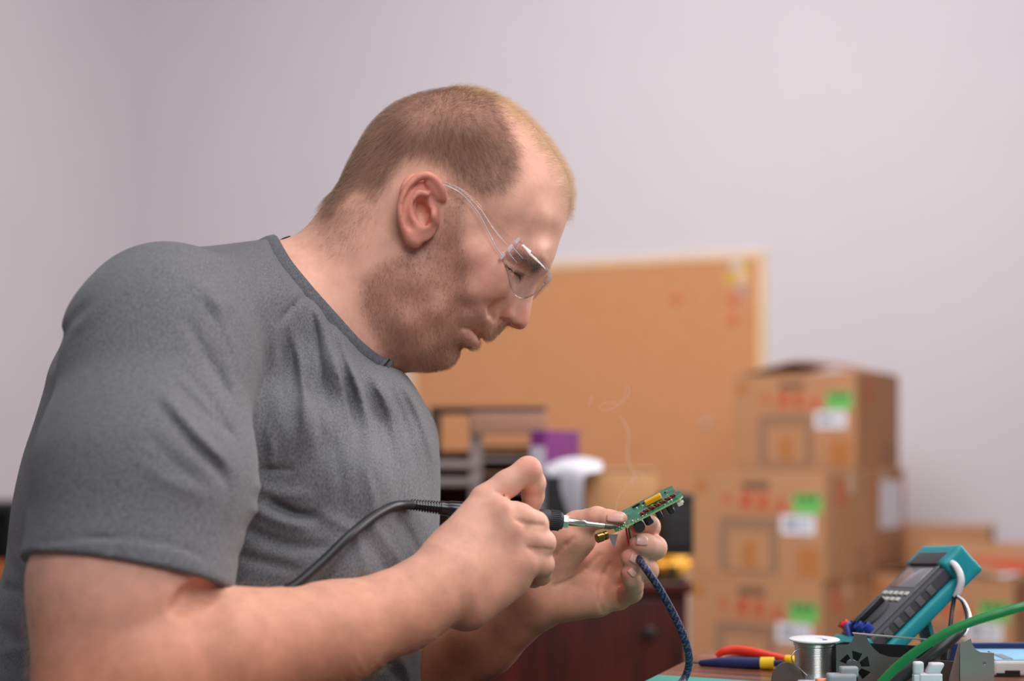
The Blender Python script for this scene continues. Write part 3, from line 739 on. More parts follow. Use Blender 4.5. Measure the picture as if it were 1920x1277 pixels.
def board_xy(px, py):    # where a sight line meets the board
    k = (px-960)/F; t = (1.109-k*6.2)/(math.cos(A22)+k*math.sin(A22)); Y = 6.2+t*math.sin(A22)
    return -t, ZC+(YH-py)*Y/F
def on_board(name, px, py, w, h, col, label, cat, group=None, th=.002, round_=False):
    x, z = board_xy(px, py); m = plain(name+'_colour', col, .5)
    p = wall_pt(-x); o_ = empty(name, (p.x, p.y, z), -A22)
    bpy.data.objects.remove(o_)
    bm = bmesh.new()
    if round_:
        bmesh.ops.create_cone(bm, cap_ends=True, segments=18, radius1=w/2, radius2=w/2*.8, depth=.012, matrix=Matrix.Translation((0, -.028, 0)) @ Matrix.Rotation(math.pi/2, 4, 'X'))
    else: add_box(bm, -w/2, w/2, -.022-th, -.0222, -h/2, h/2)
    o = bm_obj(name, bm, m); o.location = (p.x, p.y, z); o.rotation_euler = (0, 0, -A22)
    tag(o, label, cat, group); return o
on_board('paper_note', 1386, 492, .065, .062, rgb(214,206,206), 'white paper note pinned at the top right corner of the cork board', 'note')
on_board('paper_note', 1398, 501, .04, .04, rgb(226,176,80), 'small orange sticky note over the lower part of the white note', 'note', th=.003)
on_board('paper_note', 1371, 523, .045, .055, rgb(214,172,60), 'yellow sticky note below the white note on the cork board', 'note')
on_board('paper_note', 1394, 521, .05, .05, rgb(236,196,150), 'cream paper scrap right of the yellow sticky note', 'note')
on_board('paper_note', 1392, 545, .045, .05, rgb(190,150,140), 'mauve paper scrap below the cream one on the cork board', 'note')
on_board('push_pin', 1270, 560, .05, .05, rgb(220,120,84), 'red round magnet alone near the middle of the cork board', 'magnet', round_=True)
on_board('push_pin', 1376, 563, .048, .05, rgb(222,112,80), 'red round magnet under the paper notes, upper of two', 'magnet', round_=True)
on_board('push_pin', 1375, 600, .045, .05, rgb(222,112,80), 'red round magnet lowest under the paper notes', 'magnet', round_=True)
on_board('push_pin', 1327, 793, .04, .04, rgb(206,176,160), 'pale grey pin low on the cork board beside the top carton', 'pin', round_=True)

# ------------------------------------------------------------------ cartons
card = plain('cardboard', rgb(182,132,96), .85, noise=.05, scale=30, bump=.1, spec=.15)
card_in = plain('cardboard_inside', rgb(150,104,70), .9, noise=.05, scale=30, spec=.1)
tape = plain('parcel_tape', rgb(206,170,136), .35, noise=.02)
red_ink = plain('red_print', rgb(205,62,30), .7); faint_red = plain('faint_red_print', rgb(204,98,66), .7)
dark_ink = plain('dark_print', rgb(96,72,56), .7); grey_ink = plain('grey_print', rgb(142,108,86), .8); amber_ink = plain('amber_print', rgb(176,112,58), .8)
green_lab = plain('green_sticker', rgb(110,186,92), .6); dgreen = plain('green_sticker_print', rgb(52,112,62), .6)
white_lab = plain('white_sticker', rgb(226,226,234), .6); lab_ink = plain('sticker_print', rgb(120,124,140), .6)
CW, CD, CH = .488, .375, .346
def face_rects(L):   # rectangles u0,u1,v0,v1 on the front face, v from the top, proud of the board
    return [(-CW/2+u0*CW, -CW/2+u1*CW, -CD/2-.0012, -CD/2-.0002, CH*(1-v1), CH*(1-v0)) for u0, u1, v0, v1 in L]
def side_rects(L):
    return [(CW/2+.0002, CW/2+.0012, -CD/2+u0*CD, -CD/2+u1*CD, CH*(1-v1), CH*(1-v0)) for u0, u1, v0, v1 in L]
def glyph(u, w, v0, v1, seed):
    r = random.Random(seed); h = v1-v0
    L = [(u, u+w, v0+h*.1, v0+h*.24), (u, u+w, v0+h*.76, v0+h*.9), (u+w*.42, u+w*.58, v0, v1)]
    for k in range(3):
        a = r.uniform(0, .6); b = r.uniform(.2, .8)
        L.append((u+w*a, u+w*min(1, a+.5), v0+h*b, v0+h*min(1, b+.12)))
    L.append((u+w*.05, u+w*.2, v0+h*.3, v0+h*.8)); return L
def carton(name, label, fr, z, rot, open_=None, shade=0, group='shipping cartons stacked against the wall'):
    rz = -math.radians(rot); c, s = math.cos(rz), math.sin(rz)
    cx = fr[0]-(c*CW/2-s*(-CD/2)); cy = fr[1]-(s*CW/2+c*(-CD/2))
    t = empty(name, (cx, cy, z), rz); tag(t, label, 'carton', group)
    W, D, Hh = CW/2, CD/2, CH; th = .005
    bm = bmesh.new()
    add_box(bm, -W, W, -D, D, 0, th)
    for a in ((-W, W, -D, -D+th), (-W, W, D-th, D), (-W, -W+th, -D+th, D-th), (W-th, W, -D+th, D-th)): add_box(bm, *a, th, Hh-.002)
    bm_obj('carton_wall', bm, card, t)
    def flap(hx, hy, length, wdt, ang, axis):
        bm = bmesh.new()
        if axis == 'x':
            sg = 1 if hx < 0 else -1
            add_box(bm, 0 if sg > 0 else -length, length if sg > 0 else 0, -wdt/2, wdt/2, -.004, 0)
            M = Matrix.Translation((hx, hy, Hh)) @ Matrix.Rotation(-sg*math.radians(ang), 4, 'Y')
        else:
            sg = 1 if hy < 0 else -1
            add_box(bm, -wdt/2, wdt/2, 0 if sg > 0 else -length, length if sg > 0 else 0, -.004, 0)
            M = Matrix.Translation((hx, hy, Hh)) @ Matrix.Rotation(sg*math.radians(ang), 4, 'X')
        bmesh.ops.transform(bm, matrix=M, verts=bm.verts); bm_obj('flap', bm, card, t)
    if open_ == 'tent':
        flap(-W, 0, W*.98, 2*D-.012, 11, 'x'); flap(W, 0, W*.98, 2*D-.012, 13, 'x')
        flap(0, -D, D*.95, 2*W-.012, -1.5, 'y'); flap(0, D, D*.9, 2*W-.012, 2, 'y')
    elif open_ == 'wide':
        flap(0, D, D*.9, 2*W-.01, 150, 'y'); flap(-W, 0, D*.9, 2*D-.02, 14, 'x'); flap(W, 0, D*.9, 2*D-.02, 12, 'x'); flap(0, -D, D*.95, 2*W-.012, 3, 'y')
    else:
        flap(0, -D, D*.99, 2*W-.006, 0, 'y'); flap(0, D, D*.99, 2*W-.006, 0, 'y')
        boxes('tape_strip', [(-W, W, -.025, .025, Hh, Hh+.0006), (W, W+.0006, -.025, .025, Hh*.8, Hh)], tape, t)
    L = glyph(.38, .1, .19, .35, 3)+glyph(.51, .09, .20, .36, 8); boxes('red_lettering', face_rects(L), red_ink, t)
    L = glyph(.24, .08, .20, .31, 5)+glyph(.64, .09, .24, .38, 6)+[(.24, .73, .37, .375)]; boxes('faint_lettering', face_rects(L), faint_red, t)
    L = [(.39+i*.026, .39+i*.026+.019, .085, .165) for i in range(8)]; boxes('dark_lettering', face_rects(L), dark_ink, t)
    L = [(.22, .28, .44, .95), (.28, .60, .43, .50), (.60, .66, .43, .95), (.30, .42, .52, .555), (.45, .58, .52, .555), (.28, .60, .93, .96)]
    boxes('picture_panel', face_rects(L), grey_ink, t)
    for r_ in ((.40, .49, .66, .9), (.80, .96, .70, .96), (.03, .12, .09, .2)): boxes('amber_panel', face_rects([r_]), amber_ink, t)
    g = boxes('green_sticker', face_rects([(.77, .975, .2, .385)]), green_lab, t)
    boxes('sticker_print', [(a, b, c_-.0006, d_-.0010, e, f) for a, b, c_, d_, e, f in face_rects([(.79+i*.057, .79+i*.057+.043, .215, .275) for i in range(3)])], dgreen, g)
    w_ = boxes('white_sticker', face_rects([(.68, .925, .40, .575)]), white_lab, t)
    boxes('sticker_print', [(a, b, c_-.0006, d_-.0010, e, f) for a, b, c_, d_, e, f in face_rects([(.715, .79, .44, .53), (.81, .9, .44, .455), (.81, .9, .48, .495), (.81, .88, .52, .535)])], lab_ink, w_)
    boxes('side_lettering', side_rects([(.22, .40, .09, .14), (.24, .38, .16, .22), (.22, .40, .24, .31)]), faint_red, t)
    boxes('side_symbol', side_rects([(.62, .86, .74, .76), (.62, .64, .76, .92), (.84, .86, .76, .92), (.62, .86, .92, .94), (.70, .78, .79, .89)]), grey_ink, t)
    return t
ZP = .149
FR1, FR2 = (.992, 4.5), (1.209, 5.0)
carton('carton', 'brown carton at the bottom of the front stack, behind the solder spool', (FR1[0]-.012, FR1[1]), ZP, 38)
c2 = carton('carton', 'brown carton in the middle of the stack, with white tape on its lid', FR1, ZP+CH+.0012, 38)
carton('carton', 'brown carton under the rear stack, hidden by the front stack', FR2, ZP, 38)
c4 = carton('carton', 'brown carton behind the middle one, showing a white shipping sheet on its side', (FR2[0]+.02, FR2[1]), ZP+CH+.0012, 38)
boxes('shipping_sheet', side_rects([(.42, .93, .12, .62)]), white_lab, c4); boxes('corner_stripe', side_rects([(.95, .995, .05, .9)]), faint_red, c4)
carton('carton', 'brown carton on top of the stack, its lid flaps raised', FR2, ZP+2*CH+.0024, 38, 'tent')
c6 = carton('carton', 'open brown carton at far right with a green sticker, behind the multimeter', (1.594, 4.52), ZP, 38, 'wide')
boxes('lid_paper', [(-.02, .22, -CD/2+.01, -.02, CH+.012, CH+.014)], white_lab, c6)
boxes('red_strip', [(.0, .235, .02, .12, CH+.012, CH+.05)], faint_red, c6)
pc = empty('carton', (1.752-.19*math.cos(A22)+.15*math.sin(A22), 5.215+.19*math.sin(A22)+.15*math.cos(A22), 0), -A22)
tag(pc, 'tall plain brown carton rising behind the multimeter, without any stickers', 'carton'); hp_ = ZC-(990-YH)/F*5.25
box('carton_wall', -.19, .19, -.15, .15, 0, hp_-.004, card, pc, .002)
box('flap', -.19, .19, -.15, -.002, hp_-.004, hp_, card, pc); box('flap', -.19, .19, .002, .15, hp_-.004, hp_, card, pc); box('tape_strip', -.1905, .1905, -.025, .025, hp_, hp_+.0006, tape, pc)
wood = plain('pallet_wood', rgb(168,132,92), .8, noise=.1, scale=12, bump=.2)
pal = empty('pallet', (.95, 4.85, 0), -math.radians(38)); tag(pal, 'low wooden pallet under the stacked cartons', 'pallet')
for i in range(6): box('plank', -.42, .245, -.30+i*.165, -.30+i*.165+.125, .125, ZP-.001, wood, pal, .003)
for x in (-.41, -.14, .14): box('bearer', x, x+.1, -.30, .65, 0, .125, wood, pal, .004)
pal2 = empty('pallet', (1.56, 4.85, 0), -math.radians(38)); tag(pal2, 'low wooden pallet under the open carton at far right', 'pallet')
for i in range(3): box('plank', -.22, .30, -.30+i*.17, -.30+i*.17+.125, .125, ZP-.001, wood, pal2, .003)
for x in (-.20, .18): box('bearer', x, x+.1, -.30, .16, 0, .125, wood, pal2, .004)

# ------------------------------------------------------------------ mahogany cabinet and what stands on it
mahog = Mat('mahogany'); tc = mahog.n('ShaderNodeTexCoord'); mp = mahog.n('ShaderNodeMapping'); mp.inputs['Scale'].default_value = (9, 9, 1.2)
nz = mahog.n('ShaderNodeTexNoise', Scale=3.0, Detail=6.0, Roughness=.65); mahog.l(tc.outputs['Object'], mp.inputs['Vector']); mahog.l(mp.outputs[0], nz.inputs['Vector'])
cr = mahog.n('ShaderNodeValToRGB'); cr.color_ramp.elements[0].position = .3; cr.color_ramp.elements[1].position = .7
cr.color_ramp.elements[0].color = rgb(44,13,9); cr.color_ramp.elements[1].color = rgb(92,27,15)
mahog.l(nz.outputs['Fac'], cr.inputs['Fac']); mahog.l(cr.outputs[0], mahog.b.inputs['Base Color']); mahog.set(Roughness=.35)
black_pl = plain('black_plastic', rgb(26,25,27), .45, noise=.05)
CZ = .641
cab = empty('cabinet', (0, 3.2, 0)); tag(cab, 'dark mahogany cabinet behind the hands, holding binders and a tray', 'cabinet')
box('carcass', -.56, .366, -.22, .26, 0, CZ-.025, mahog.m, cab, .002)
box('cabinet_top', -.58, .374, -.25, .28, CZ-.024, CZ, mahog.m, cab, .004)
for x0 in (-.55, -.10):
    d = box('door', x0, x0+.435, -.238, -.221, .06, CZ-.035, mahog.m, cab, .004)
    kx = .285 if x0 > -.2 else -.17
    k = lathe('knob', [(.004,0),(.006,.004),(.006,.014),(.013,.02),(.014,.026),(.010,.032),(.0,.033)], black_pl, d, 18)
    k.matrix_world = Matrix.Translation((kx, -.238, .537)) @ Matrix.Rotation(math.pi/2, 4, 'X')
    k.matrix_parent_inverse = Matrix.Identity(4)
def on_cab(px, d): return (px-960)*d/F, d
# desk organiser: side panels, post, shelves, front board
tray_w = plain('tray_wood', rgb(120,82,58), .6, noise=.08, scale=18); tray_d = plain('tray_dark', rgb(52,34,30), .6); tray_g = plain('tray_grey', rgb(140,124,120), .5)
dO = 3.24
x0, x1 = (806-960)*dO/F, (1024-960)*dO/F; ox = (x0+x1)/2
org = empty('desk_organiser', (ox, dO+.12, CZ)); tag(org, 'brown wooden desk organiser with grey shelves beside the purple binder', 'organiser')
w = (x1-x0)/2; hT = ZC+(YH-772)*dO/F-CZ
zz = lambda py: ZC+(YH-py)*dO/F-CZ
xx = lambda px: (px-960)*dO/F-ox
box('side_panel', -w, -w+.014, -.12, .12, 0, hT, tray_d, org, .002); box('side_panel', w-.014, w, -.12, .12, 0, hT-.06, tray_w, org, .002)
box('top_board', -w, w, -.12, .12, hT, hT+.012, tray_d, org, .002)
box('back_panel', -w+.014, w-.014, .112, .12, 0, zz(846), tray_w, org)
box('post', xx(880), xx(904), -.118, -.09, 0, hT-.002, tray_g, org, .003)
box('front_board', xx(880)+.005, w-.001, -.130, -.119, zz(816), hT-.002, plain('front_board', rgb(160,116,94), .6), org, .002)
for py in (872, 904): box('shelf', -w+.014, xx(900), -.12, .11, zz(py)-.009, zz(py)+.009, tray_g, org, .002)
for py, m_ in ((838, tray_w), (862, tray_g), (890, tray_w), (920, tray_g), (952, tray_w)): box('tray', xx(904), w-.014, -.115, .11, zz(py)-.005, zz(py)+.005, m_, org, .002)
# purple binder
purple = plain('purple_board', rgb(112,36,108), .45, noise=.03); white_pl = plain('white_paper', rgb(194,190,199), .7, noise=.01)
bx, by = on_cab(1024, 3.10); bt = ZC+(YH-807)*3.10/F-CZ
bi = empty('binder', (bx, by, CZ), math.radians(-24)); tag(bi, 'purple lever arch binder with a white spine label', 'binder')
box('spine', -.038, 0, 0, .003, 0, bt, purple, bi, .001); box('cover', -.038, -.035, .003, .2, 0, bt, purple, bi, .001); box('cover', -.003, 0, .003, .2, 0, bt, purple, bi, .001)
box('paper_block', -.033, -.005, .006, .19, .005, bt-.012, white_pl, bi); box('spine_label', -.037, -.002, -.0012, -.0002, .07, bt-.035, white_pl, bi)
# black file box with a curling sheet over it, tan carton, black case and yellow case
hb = ZC+(YH-893)*2.96/F-CZ; bx, by = on_cab(1056, 3.015)
fb = empty('file_box', (bx, by, CZ)); tag(fb, 'black file box under a curling white sheet of paper', 'file box')
boxes('file_box_wall', [(-.038, .038, -.06, -.056, .004, hb), (-.038, .038, .056, .06, .004, hb), (-.038, -.034, -.056, .056, .004, hb), (.034, .038, -.056, .056, .004, hb), (-.038, .038, -.06, .06, 0, .004)], black_pl, fb)
box('divider', -.033, .033, -.02, -.016, .004, hb-.01, black_pl, fb)
sheet = [(1022,884,3.10),(1045,868,3.06),(1080,862,3.03),(1112,866,3.01),(1128,880,2.995)]
sv, sf = [], []
prof = [(-1,(1033,892)),(0,(1040,868))]
rows = [[(1020,876,3.12),(1052,862,3.10),(1092,858,3.08),(1128,866,3.06)],
        [(1021,880,3.05),(1050,868,3.03),(1090,866,3.01),(1130,876,2.99)],
        [(1024,886,2.985),(1052,874,2.97),(1088,873,2.96),(1126,884,2.95)],
        [(1032,902,2.965),(1056,890,2.955),(1078,886,2.945),(1098,892,2.94)],
        [(1042,930,2.962),(1060,922,2.952),(1078,920,2.942),(1093,922,2.938)],
        [(1054,966,2.965),(1066,962,2.955),(1080,960,2.945),(1092,962,2.94)],
        [(1062,1000,2.97),(1072,998,2.96),(1084,996,2.95),(1093,996,2.945)]]
R2 = np.array([spline(r, 5, closed=False) for r in rows]); R3 = np.array([spline(R2[:, j], 5, closed=False) for j in range(R2.shape[1])]).transpose(1, 0, 2)
nr, nc = R3.shape[:2]; sv = [P(*R3[i, j]) for i in range(nr) for j in range(nc)]
sf = [(i*nc+j, i*nc+j+1, (i+1)*nc+j+1, (i+1)*nc+j) for i in range(nr-1) for j in range(nc-1)]
so = mesh_obj('paper_sheet', sv, sf, white_pl, None, True); md = so.modifiers.new('thick', 'SOLIDIFY'); md.thickness = .0008
tag(so, 'white sheet of paper curling down over the black file box', 'paper')
tanc = empty('small_carton', (0, 0, 0)); cx0, cx1 = (1096-960)*3.06/F, (1232-960)*3.06/F; hz = ZC+(YH-884)*3.06/F-CZ
tanc.location = ((cx0+cx1)/2, 3.16, CZ); tag(tanc, 'plain tan carton on the cabinet between the white sheet and the black case', 'carton')
w = (cx1-cx0)/2; box('carton_wall', -w, w, -.10, .10, 0, hz, plain('tan_card', rgb(206,152,104), .85, noise=.04, scale=20), tanc, .002)
box('flap', -w, w, -.101, -.002, hz+.0005, hz+.004, card, tanc); box('flap', -w, w, .002, .101, hz+.0005, hz+.004, card, tanc); box('tape_strip', -w-.001, w+.001, -.02, .02, hz+.0045, hz+.005, tape, tanc)
kx0, kx1 = (1233-960)*3.08/F, (1288-960)*3.08/F
z_a = ZC+(YH-1040)*3.02/F; z_b = ZC+(YH-924)*3.08/F
ys = empty('yellow_case', ((kx0+kx1)/2-.004, 3.05, CZ)); tag(ys, 'yellow plastic tool case at the right end of the mahogany cabinet', 'case')
yel = plain('yellow_plastic', rgb(246,172,22), .4, noise=.02); w = (kx1-kx0)/2+.006
bm = bmesh.new(); add_box(bm, -w, w, -.09, .08, .008, z_a-CZ); 
for v in bm.verts:
    if v.co.z < .02 and v.co.x > 0: v.co.x -= .02
bmesh.ops.bevel(bm, geom=list(bm.edges), offset=.012, segments=4, affect='EDGES'); bm_obj('case_body', bm, yel, ys, True)
box('case_rim', -w+.002, w-.018, -.088, .078, 0, .009, black_pl, ys, .002); box('latch', -.02, .0, -.096, -.089, .016, .034, black_pl, ys, .002)
kb = empty('black_case', ((kx0+kx1)/2+.002, 3.06, z_a+.001)); tag(kb, 'black instrument case standing on the yellow case', 'case')
w = (kx1-kx0)/2; box('case_body', -w, w, -.08, .10, 0, z_b-z_a-.02, black_pl, kb, .004); box('case_lid', -w-.001, w+.001, -.082, .102, z_b-z_a-.019, z_b-z_a, plain('black_lid', rgb(40,39,42), .5), kb, .005)
for i in range(3): box('vent_slat', -w+.01, w-.01, -.0815, -.0795, .03+i*.02, .038+i*.02, plain('vent', rgb(58,56,60), .4), kb)

# ------------------------------------------------------------------ far left: black shelf unit by the left wall
sx = (30-960)*5.6/F
sh_ = empty('shelf_unit', (sx-.4, 5.75, 0), 0); tag(sh_, 'black shelf unit far behind the man at the left edge', 'shelf')
tz = ZC+(YH-942)*5.6/F; blk = plain('black_laminate', rgb(30,28,30), .5)
box('top_board', -.4, .4, -.15, .15, tz-.03, tz, blk, sh_, .002)
for x in (-.4, .378): box('side_panel', x, x+.022, -.15, .15, 0, tz-.031, blk, sh_, .002)
for z in (.05, .36): box('shelf', -.377, .377, -.15, .15, z, z+.022, blk, sh_, .002)
box('back_panel', -.377, .377, .14, .15, .08, tz-.035, blk, sh_)
ob = box('storage_box', -.04, .04, -.05, .05, 0, .085, plain('orange_card', rgb(206,112,52), .6), None, .004); ob.location = (sx-.06, 5.7, .3825+.0)
tag(ob, 'small orange storage box inside the black shelf unit', 'box')
gb = box('storage_box', -.13, .13, -.06, .06, 0, .09, plain('grey_card', rgb(92,84,88), .6), None, .004); gb.location = (sx-.26, 5.7, .3825)
tag(gb, 'grey storage box inside the black shelf unit', 'box')
# ------------------------------------------------------------------ the work desk
DZ = .690
desk_m = Mat('desk_laminate'); tc = desk_m.n('ShaderNodeTexCoord'); mp = desk_m.n('ShaderNodeMapping'); mp.inputs['Scale'].default_value = (1.5, 22, 22)
nz = desk_m.n('ShaderNodeTexNoise', Scale=3.0, Detail=6.0); desk_m.l(tc.outputs['Object'], mp.inputs['Vector']); desk_m.l(mp.outputs[0], nz.inputs['Vector'])
cr = desk_m.n('ShaderNodeValToRGB'); cr.color_ramp.elements[0].color = rgb(92,52,38); cr.color_ramp.elements[1].color = rgb(150,96,70)
cr.color_ramp.elements[0].position = .3; cr.color_ramp.elements[1].position = .7
desk_m.l(nz.outputs['Fac'], cr.inputs['Fac']); desk_m.l(cr.outputs[0], desk_m.b.inputs['Base Color']); desk_m.set(Roughness=.3, Coat_Weight=.2)
AD = math.radians(23)
corner = (.2196, 1.615)     # far left corner
desk = empty('desk', (corner[0], corner[1], 0), -AD); tag(desk, 'brown laminate work desk with a teal cutting mat and tools on it', 'desk')
box('desktop', 0, 1.5, -.75, 0, DZ-.028, DZ, desk_m.m, desk, .003)
box('side_panel', .04, .062, -.68, -.04, 0, DZ-.029, desk_m.m, desk, .002); box('side_panel', 1.438, 1.46, -.68, -.04, 0, DZ-.029, desk_m.m, desk, .002)
box('back_panel', .063, 1.437, -.09, -.072, .3, DZ-.029, desk_m.m, desk, .002)
def D_(px, py, z=DZ):     # the point of the sight line that lies at height z
    d = (z-ZC)*F/(YH-py); return P(px, py, d)
mat_teal = plain('teal_mat', rgb(60,156,142), .55, noise=.03, scale=200)
ux, uy = np.array([math.cos(AD), -math.sin(AD)]), np.array([math.sin(AD), math.cos(AD)])
mc = D_(1233, 1265, DZ+.003)
mo = box('cutting_mat', 0, .42, -.22, 0, .0005, .003, mat_teal, None, .0008); mo.location = (mc[0], mc[1], DZ); mo.rotation_euler = (0, 0, -AD)
tag(mo, 'teal cutting mat on the left end of the desk', 'cutting mat')

# ------------------------------------------------------------------ soldering iron
alu = plain('brushed_metal', rgb(190,188,184), .32, 1.0, noise=.04, scale=90); steel = plain('steel', rgb(204,200,190), .25, 1.0, noise=.03)
hot = plain('heat_tinted_steel', rgb(120,112,108), .3, 1.0, noise=.06); rubber = plain('dark_rubber', rgb(52,53,58), .55, noise=.05); black_gl = plain('black_handle', rgb(22,22,24), .22, noise=.04)
cable_bk = plain('black_cable', rgb(34,34,37), .45, noise=.04)
iA, iB = P(768, 946, 1.287), P(1159, 988.5, 1.3235); ax = Vector(iB-iA); IL = ax.length; ax.normalize()
iron = empty('soldering_iron', iA); iron.rotation_mode = 'QUATERNION'; iron.rotation_quaternion = ax.to_track_quat('Z', 'Y')
tag(iron, 'black handled soldering iron in the right hand, its tip on the circuit board', 'soldering iron')
ip = lambda px: (px-768)/(1159-768)*IL
prof = []
n = 11
for i in range(n):
    a, b = ip(768+i*5.1), ip(768+i*5.1+5.1); r0 = .0047+.0011*i/n; prof += [(r0-.0011, a), (r0-.0011, a+(b-a)*.35), (r0+.0004, a+(b-a)*.45), (r0+.0004, b-.0002)]
lathe('strain_relief', prof, black_gl, iron, 24)
lathe('handle', [(.0058, ip(824)), (.0064, ip(825)), (.0066, ip(838)), (.0074, ip(842)), (.0080, ip(880)), (.0082, ip(960)), (.0085, ip(1005))], black_gl, iron, 28)
g = [(.0086, ip(1005)), (.0092, ip(1012)), (.0092, ip(1026))]
lathe('grip_collar', g+[(.0090, ip(1027)), (.0086, ip(1046)), (.0078, ip(1050)), (.0074, ip(1052))], rubber, iron, 40)
bm = bmesh.new()
for k in range(30):
    a = 2*math.pi*k/30; M = Matrix.Rotation(a, 4, 'Z') @ Matrix.Translation((.0088, 0, ip(1037)))
    vs = bmesh.ops.create_cube(bm, size=1, matrix=M @ Matrix.Diagonal((.0016, .0008, ip(1046)-ip(1028), 1)))
o = bm_obj('grip_ribs', bm, rubber, iron); o['kind'] = 'stuff'
lathe('hex_nut', [(.0060, ip(1051)), (.0066, ip(1052)), (.0066, ip(1060)), (.0058, ip(1063))], steel, iron, 6, False)
lathe('nut_rim', [(.0055, ip(1049)), (.0070, ip(1049.5)), (.0070, ip(1051)), (.0055, ip(1051.5))], steel, iron, 28)
lathe('sleeve', [(.0036, ip(1063)), (.0037, ip(1064)), (.0034, ip(1094)), (.0030, ip(1095)), (.0026, ip(1097))], steel, iron, 28)
lathe('shaft', [(.0025, ip(1096)), (.0023, ip(1130)), (.0023, ip(1132))], steel, iron, 24)
lathe('tip', [(.0023, ip(1132)), (.0023, ip(1146)), (.0021, ip(1151)), (.0006, IL)], hot, iron, 24)
cb = tube('cable', [np.array(iA)+np.array(ax)*.006, P(752,947,1.278), P(730,952,1.262), P(694,973,1.236), P(652,1008,1.206), P(602,1056,1.188), P(560,1092,1.176), P(528,1114,1.172), P(500,1150,1.178)], .0042, cable_bk, None, 12, 10)
keep = cb; cb.parent = iron; cb.matrix_parent_inverse = (Matrix.LocRotScale(iron.location, iron.rotation_quaternion, (1,1,1))).inverted()
cb['label'] = 'black cable of the iron'

# ------------------------------------------------------------------ circuit board
pcb_m = Mat('circuit_board_green'); tc = pcb_m.n('ShaderNodeTexCoord')
vo = pcb_m.n('ShaderNodeTexVoronoi', Scale=260.0, distance='MANHATTAN'); nz = pcb_m.n('ShaderNodeTexNoise', Scale=70.0, Detail=4.0)
pcb_m.l(tc.outputs['Object'], vo.inputs['Vector']); pcb_m.l(tc.outputs['Object'], nz.inputs['Vector'])
cr = pcb_m.n('ShaderNodeValToRGB'); e = cr.color_ramp.elements; e[0].position = .3; e[0].color = rgb(20,94,66); e[1].position = .7; e[1].color = rgb(62,146,108)
pcb_m.l(nz.outputs['Fac'], cr.inputs['Fac'])
cr2 = pcb_m.n('ShaderNodeValToRGB'); e = cr2.color_ramp.elements; e[0].position = .10; e[0].color = (1,1,1,1); e[1].position = .14; e[1].color = (0,0,0,1)
pcb_m.l(vo.outputs['Distance'], cr2.inputs['Fac'])
mx = pcb_m.n('ShaderNodeMix', data_type='RGBA'); pcb_m.l(cr2.outputs[0], mx.inputs[0]); pcb_m.l(cr.outputs[0], mx.inputs[6]); mx.inputs[7].default_value = rgb(170,214,186)
pcb_m.l(mx.outputs[2], pcb_m.b.inputs['Base Color']); pcb_m.set(Roughness=.22, Coat_Weight=.3)
edge_m = plain('board_edge', rgb(150,196,128), .5, noise=.05); solder_m = plain('solder', rgb(214,214,210), .18, 1.0, noise=.02)
bA, bB, bC, bD = P(1153,997,1.3215), P(1281,931.5,1.316), P(1232,928,1.372), P(1128,978,1.372)
U = Vector(bB-bA); UL = U.length; U.normalize(); V = Vector(bD-bA); V -= U*V.dot(U); VL = V.length; V.normalize(); Nn = U.cross(V)
pcb = empty('circuit_board', bA); pcb.rotation_mode = 'QUATERNION'
pcb.rotation_quaternion = Matrix((U, V, Nn)).transposed().to_quaternion()
tag(pcb, 'small green circuit board held up in the left hand', 'circuit board')
VL = .052
bm = bmesh.new(); pts = [(0.004,0),(UL-.004,0),(UL,.004),(UL,.022),(UL-.004,.024),(UL-.004,VL),(.0,VL),(0,.004)]
lo_ = [bm.verts.new((x, y, -.0016)) for x, y in pts]; hi_ = [bm.verts.new((x, y, 0)) for x, y in pts]
bm.faces.new(lo_[::-1]); bm.faces.new(hi_)
for i in range(len(pts)): bm.faces.new((lo_[i], lo_[(i+1) % len(pts)], hi_[(i+1) % len(pts)], hi_[i]))
bo = bm_obj('board', bm, pcb_m.m, pcb); bo.data.materials.append(edge_m)
for p_ in bo.data.polygons:
    if abs(p_.normal.z) < .5: p_.material_index = 1
def uvw(px, py):         # sight line onto the board's top face
    d = Vector(((px-960)/F, 1, (YH-py)/F)); o_ = Vector((0, 0, ZC)); t = (Vector(bA)-o_).dot(Nn)/d.dot(Nn); q = o_+d*t-Vector(bA)
    return q.dot(U), q.dot(V)
yel_c = plain('yellow_film', rgb(240,172,30), .35, noise=.05)
u0, v0 = uvw(1212, 949); u1, v1 = uvw(1242, 934)
an = math.atan2(v1-v0, u1-u0); ln = min(math.hypot(u1-u0, v1-v0), .026)
bm = bmesh.new(); add_box(bm, -ln/2, ln/2, -.0036, .0036, 0, .0050, .0014, 3)
bmesh.ops.transform(bm, matrix=Matrix.Translation(((u0+u1)/2, (v0+v1)/2, .0003)) @ Matrix.Rotation(an, 4, 'Z'), verts=bm.verts)
bm_obj('yellow_capacitor', bm, yel_c, pcb, True)
red_w = plain('red_wire', rgb(206,40,40), .4); blk_w = plain('black_wire', rgb(28,26,28), .4)
ua, va = uvw(1202, 967); ub, vb = uvw(1268, 930.5)
for ph, m_ in ((0, red_w), (math.pi, blk_w)):
    pts = []
    for i in range(49):
        t = i/48; a = t*math.pi*13+ph; pts.append((ua+(ub-ua)*t+.0002*math.sin(a), va+(vb-va)*t+.0010*math.cos(a)+.0008*math.sin(t*9), .0016+.0010*math.sin(a)))
    tube('twisted_wire', pts, .00075, m_, pcb, 6, 1)
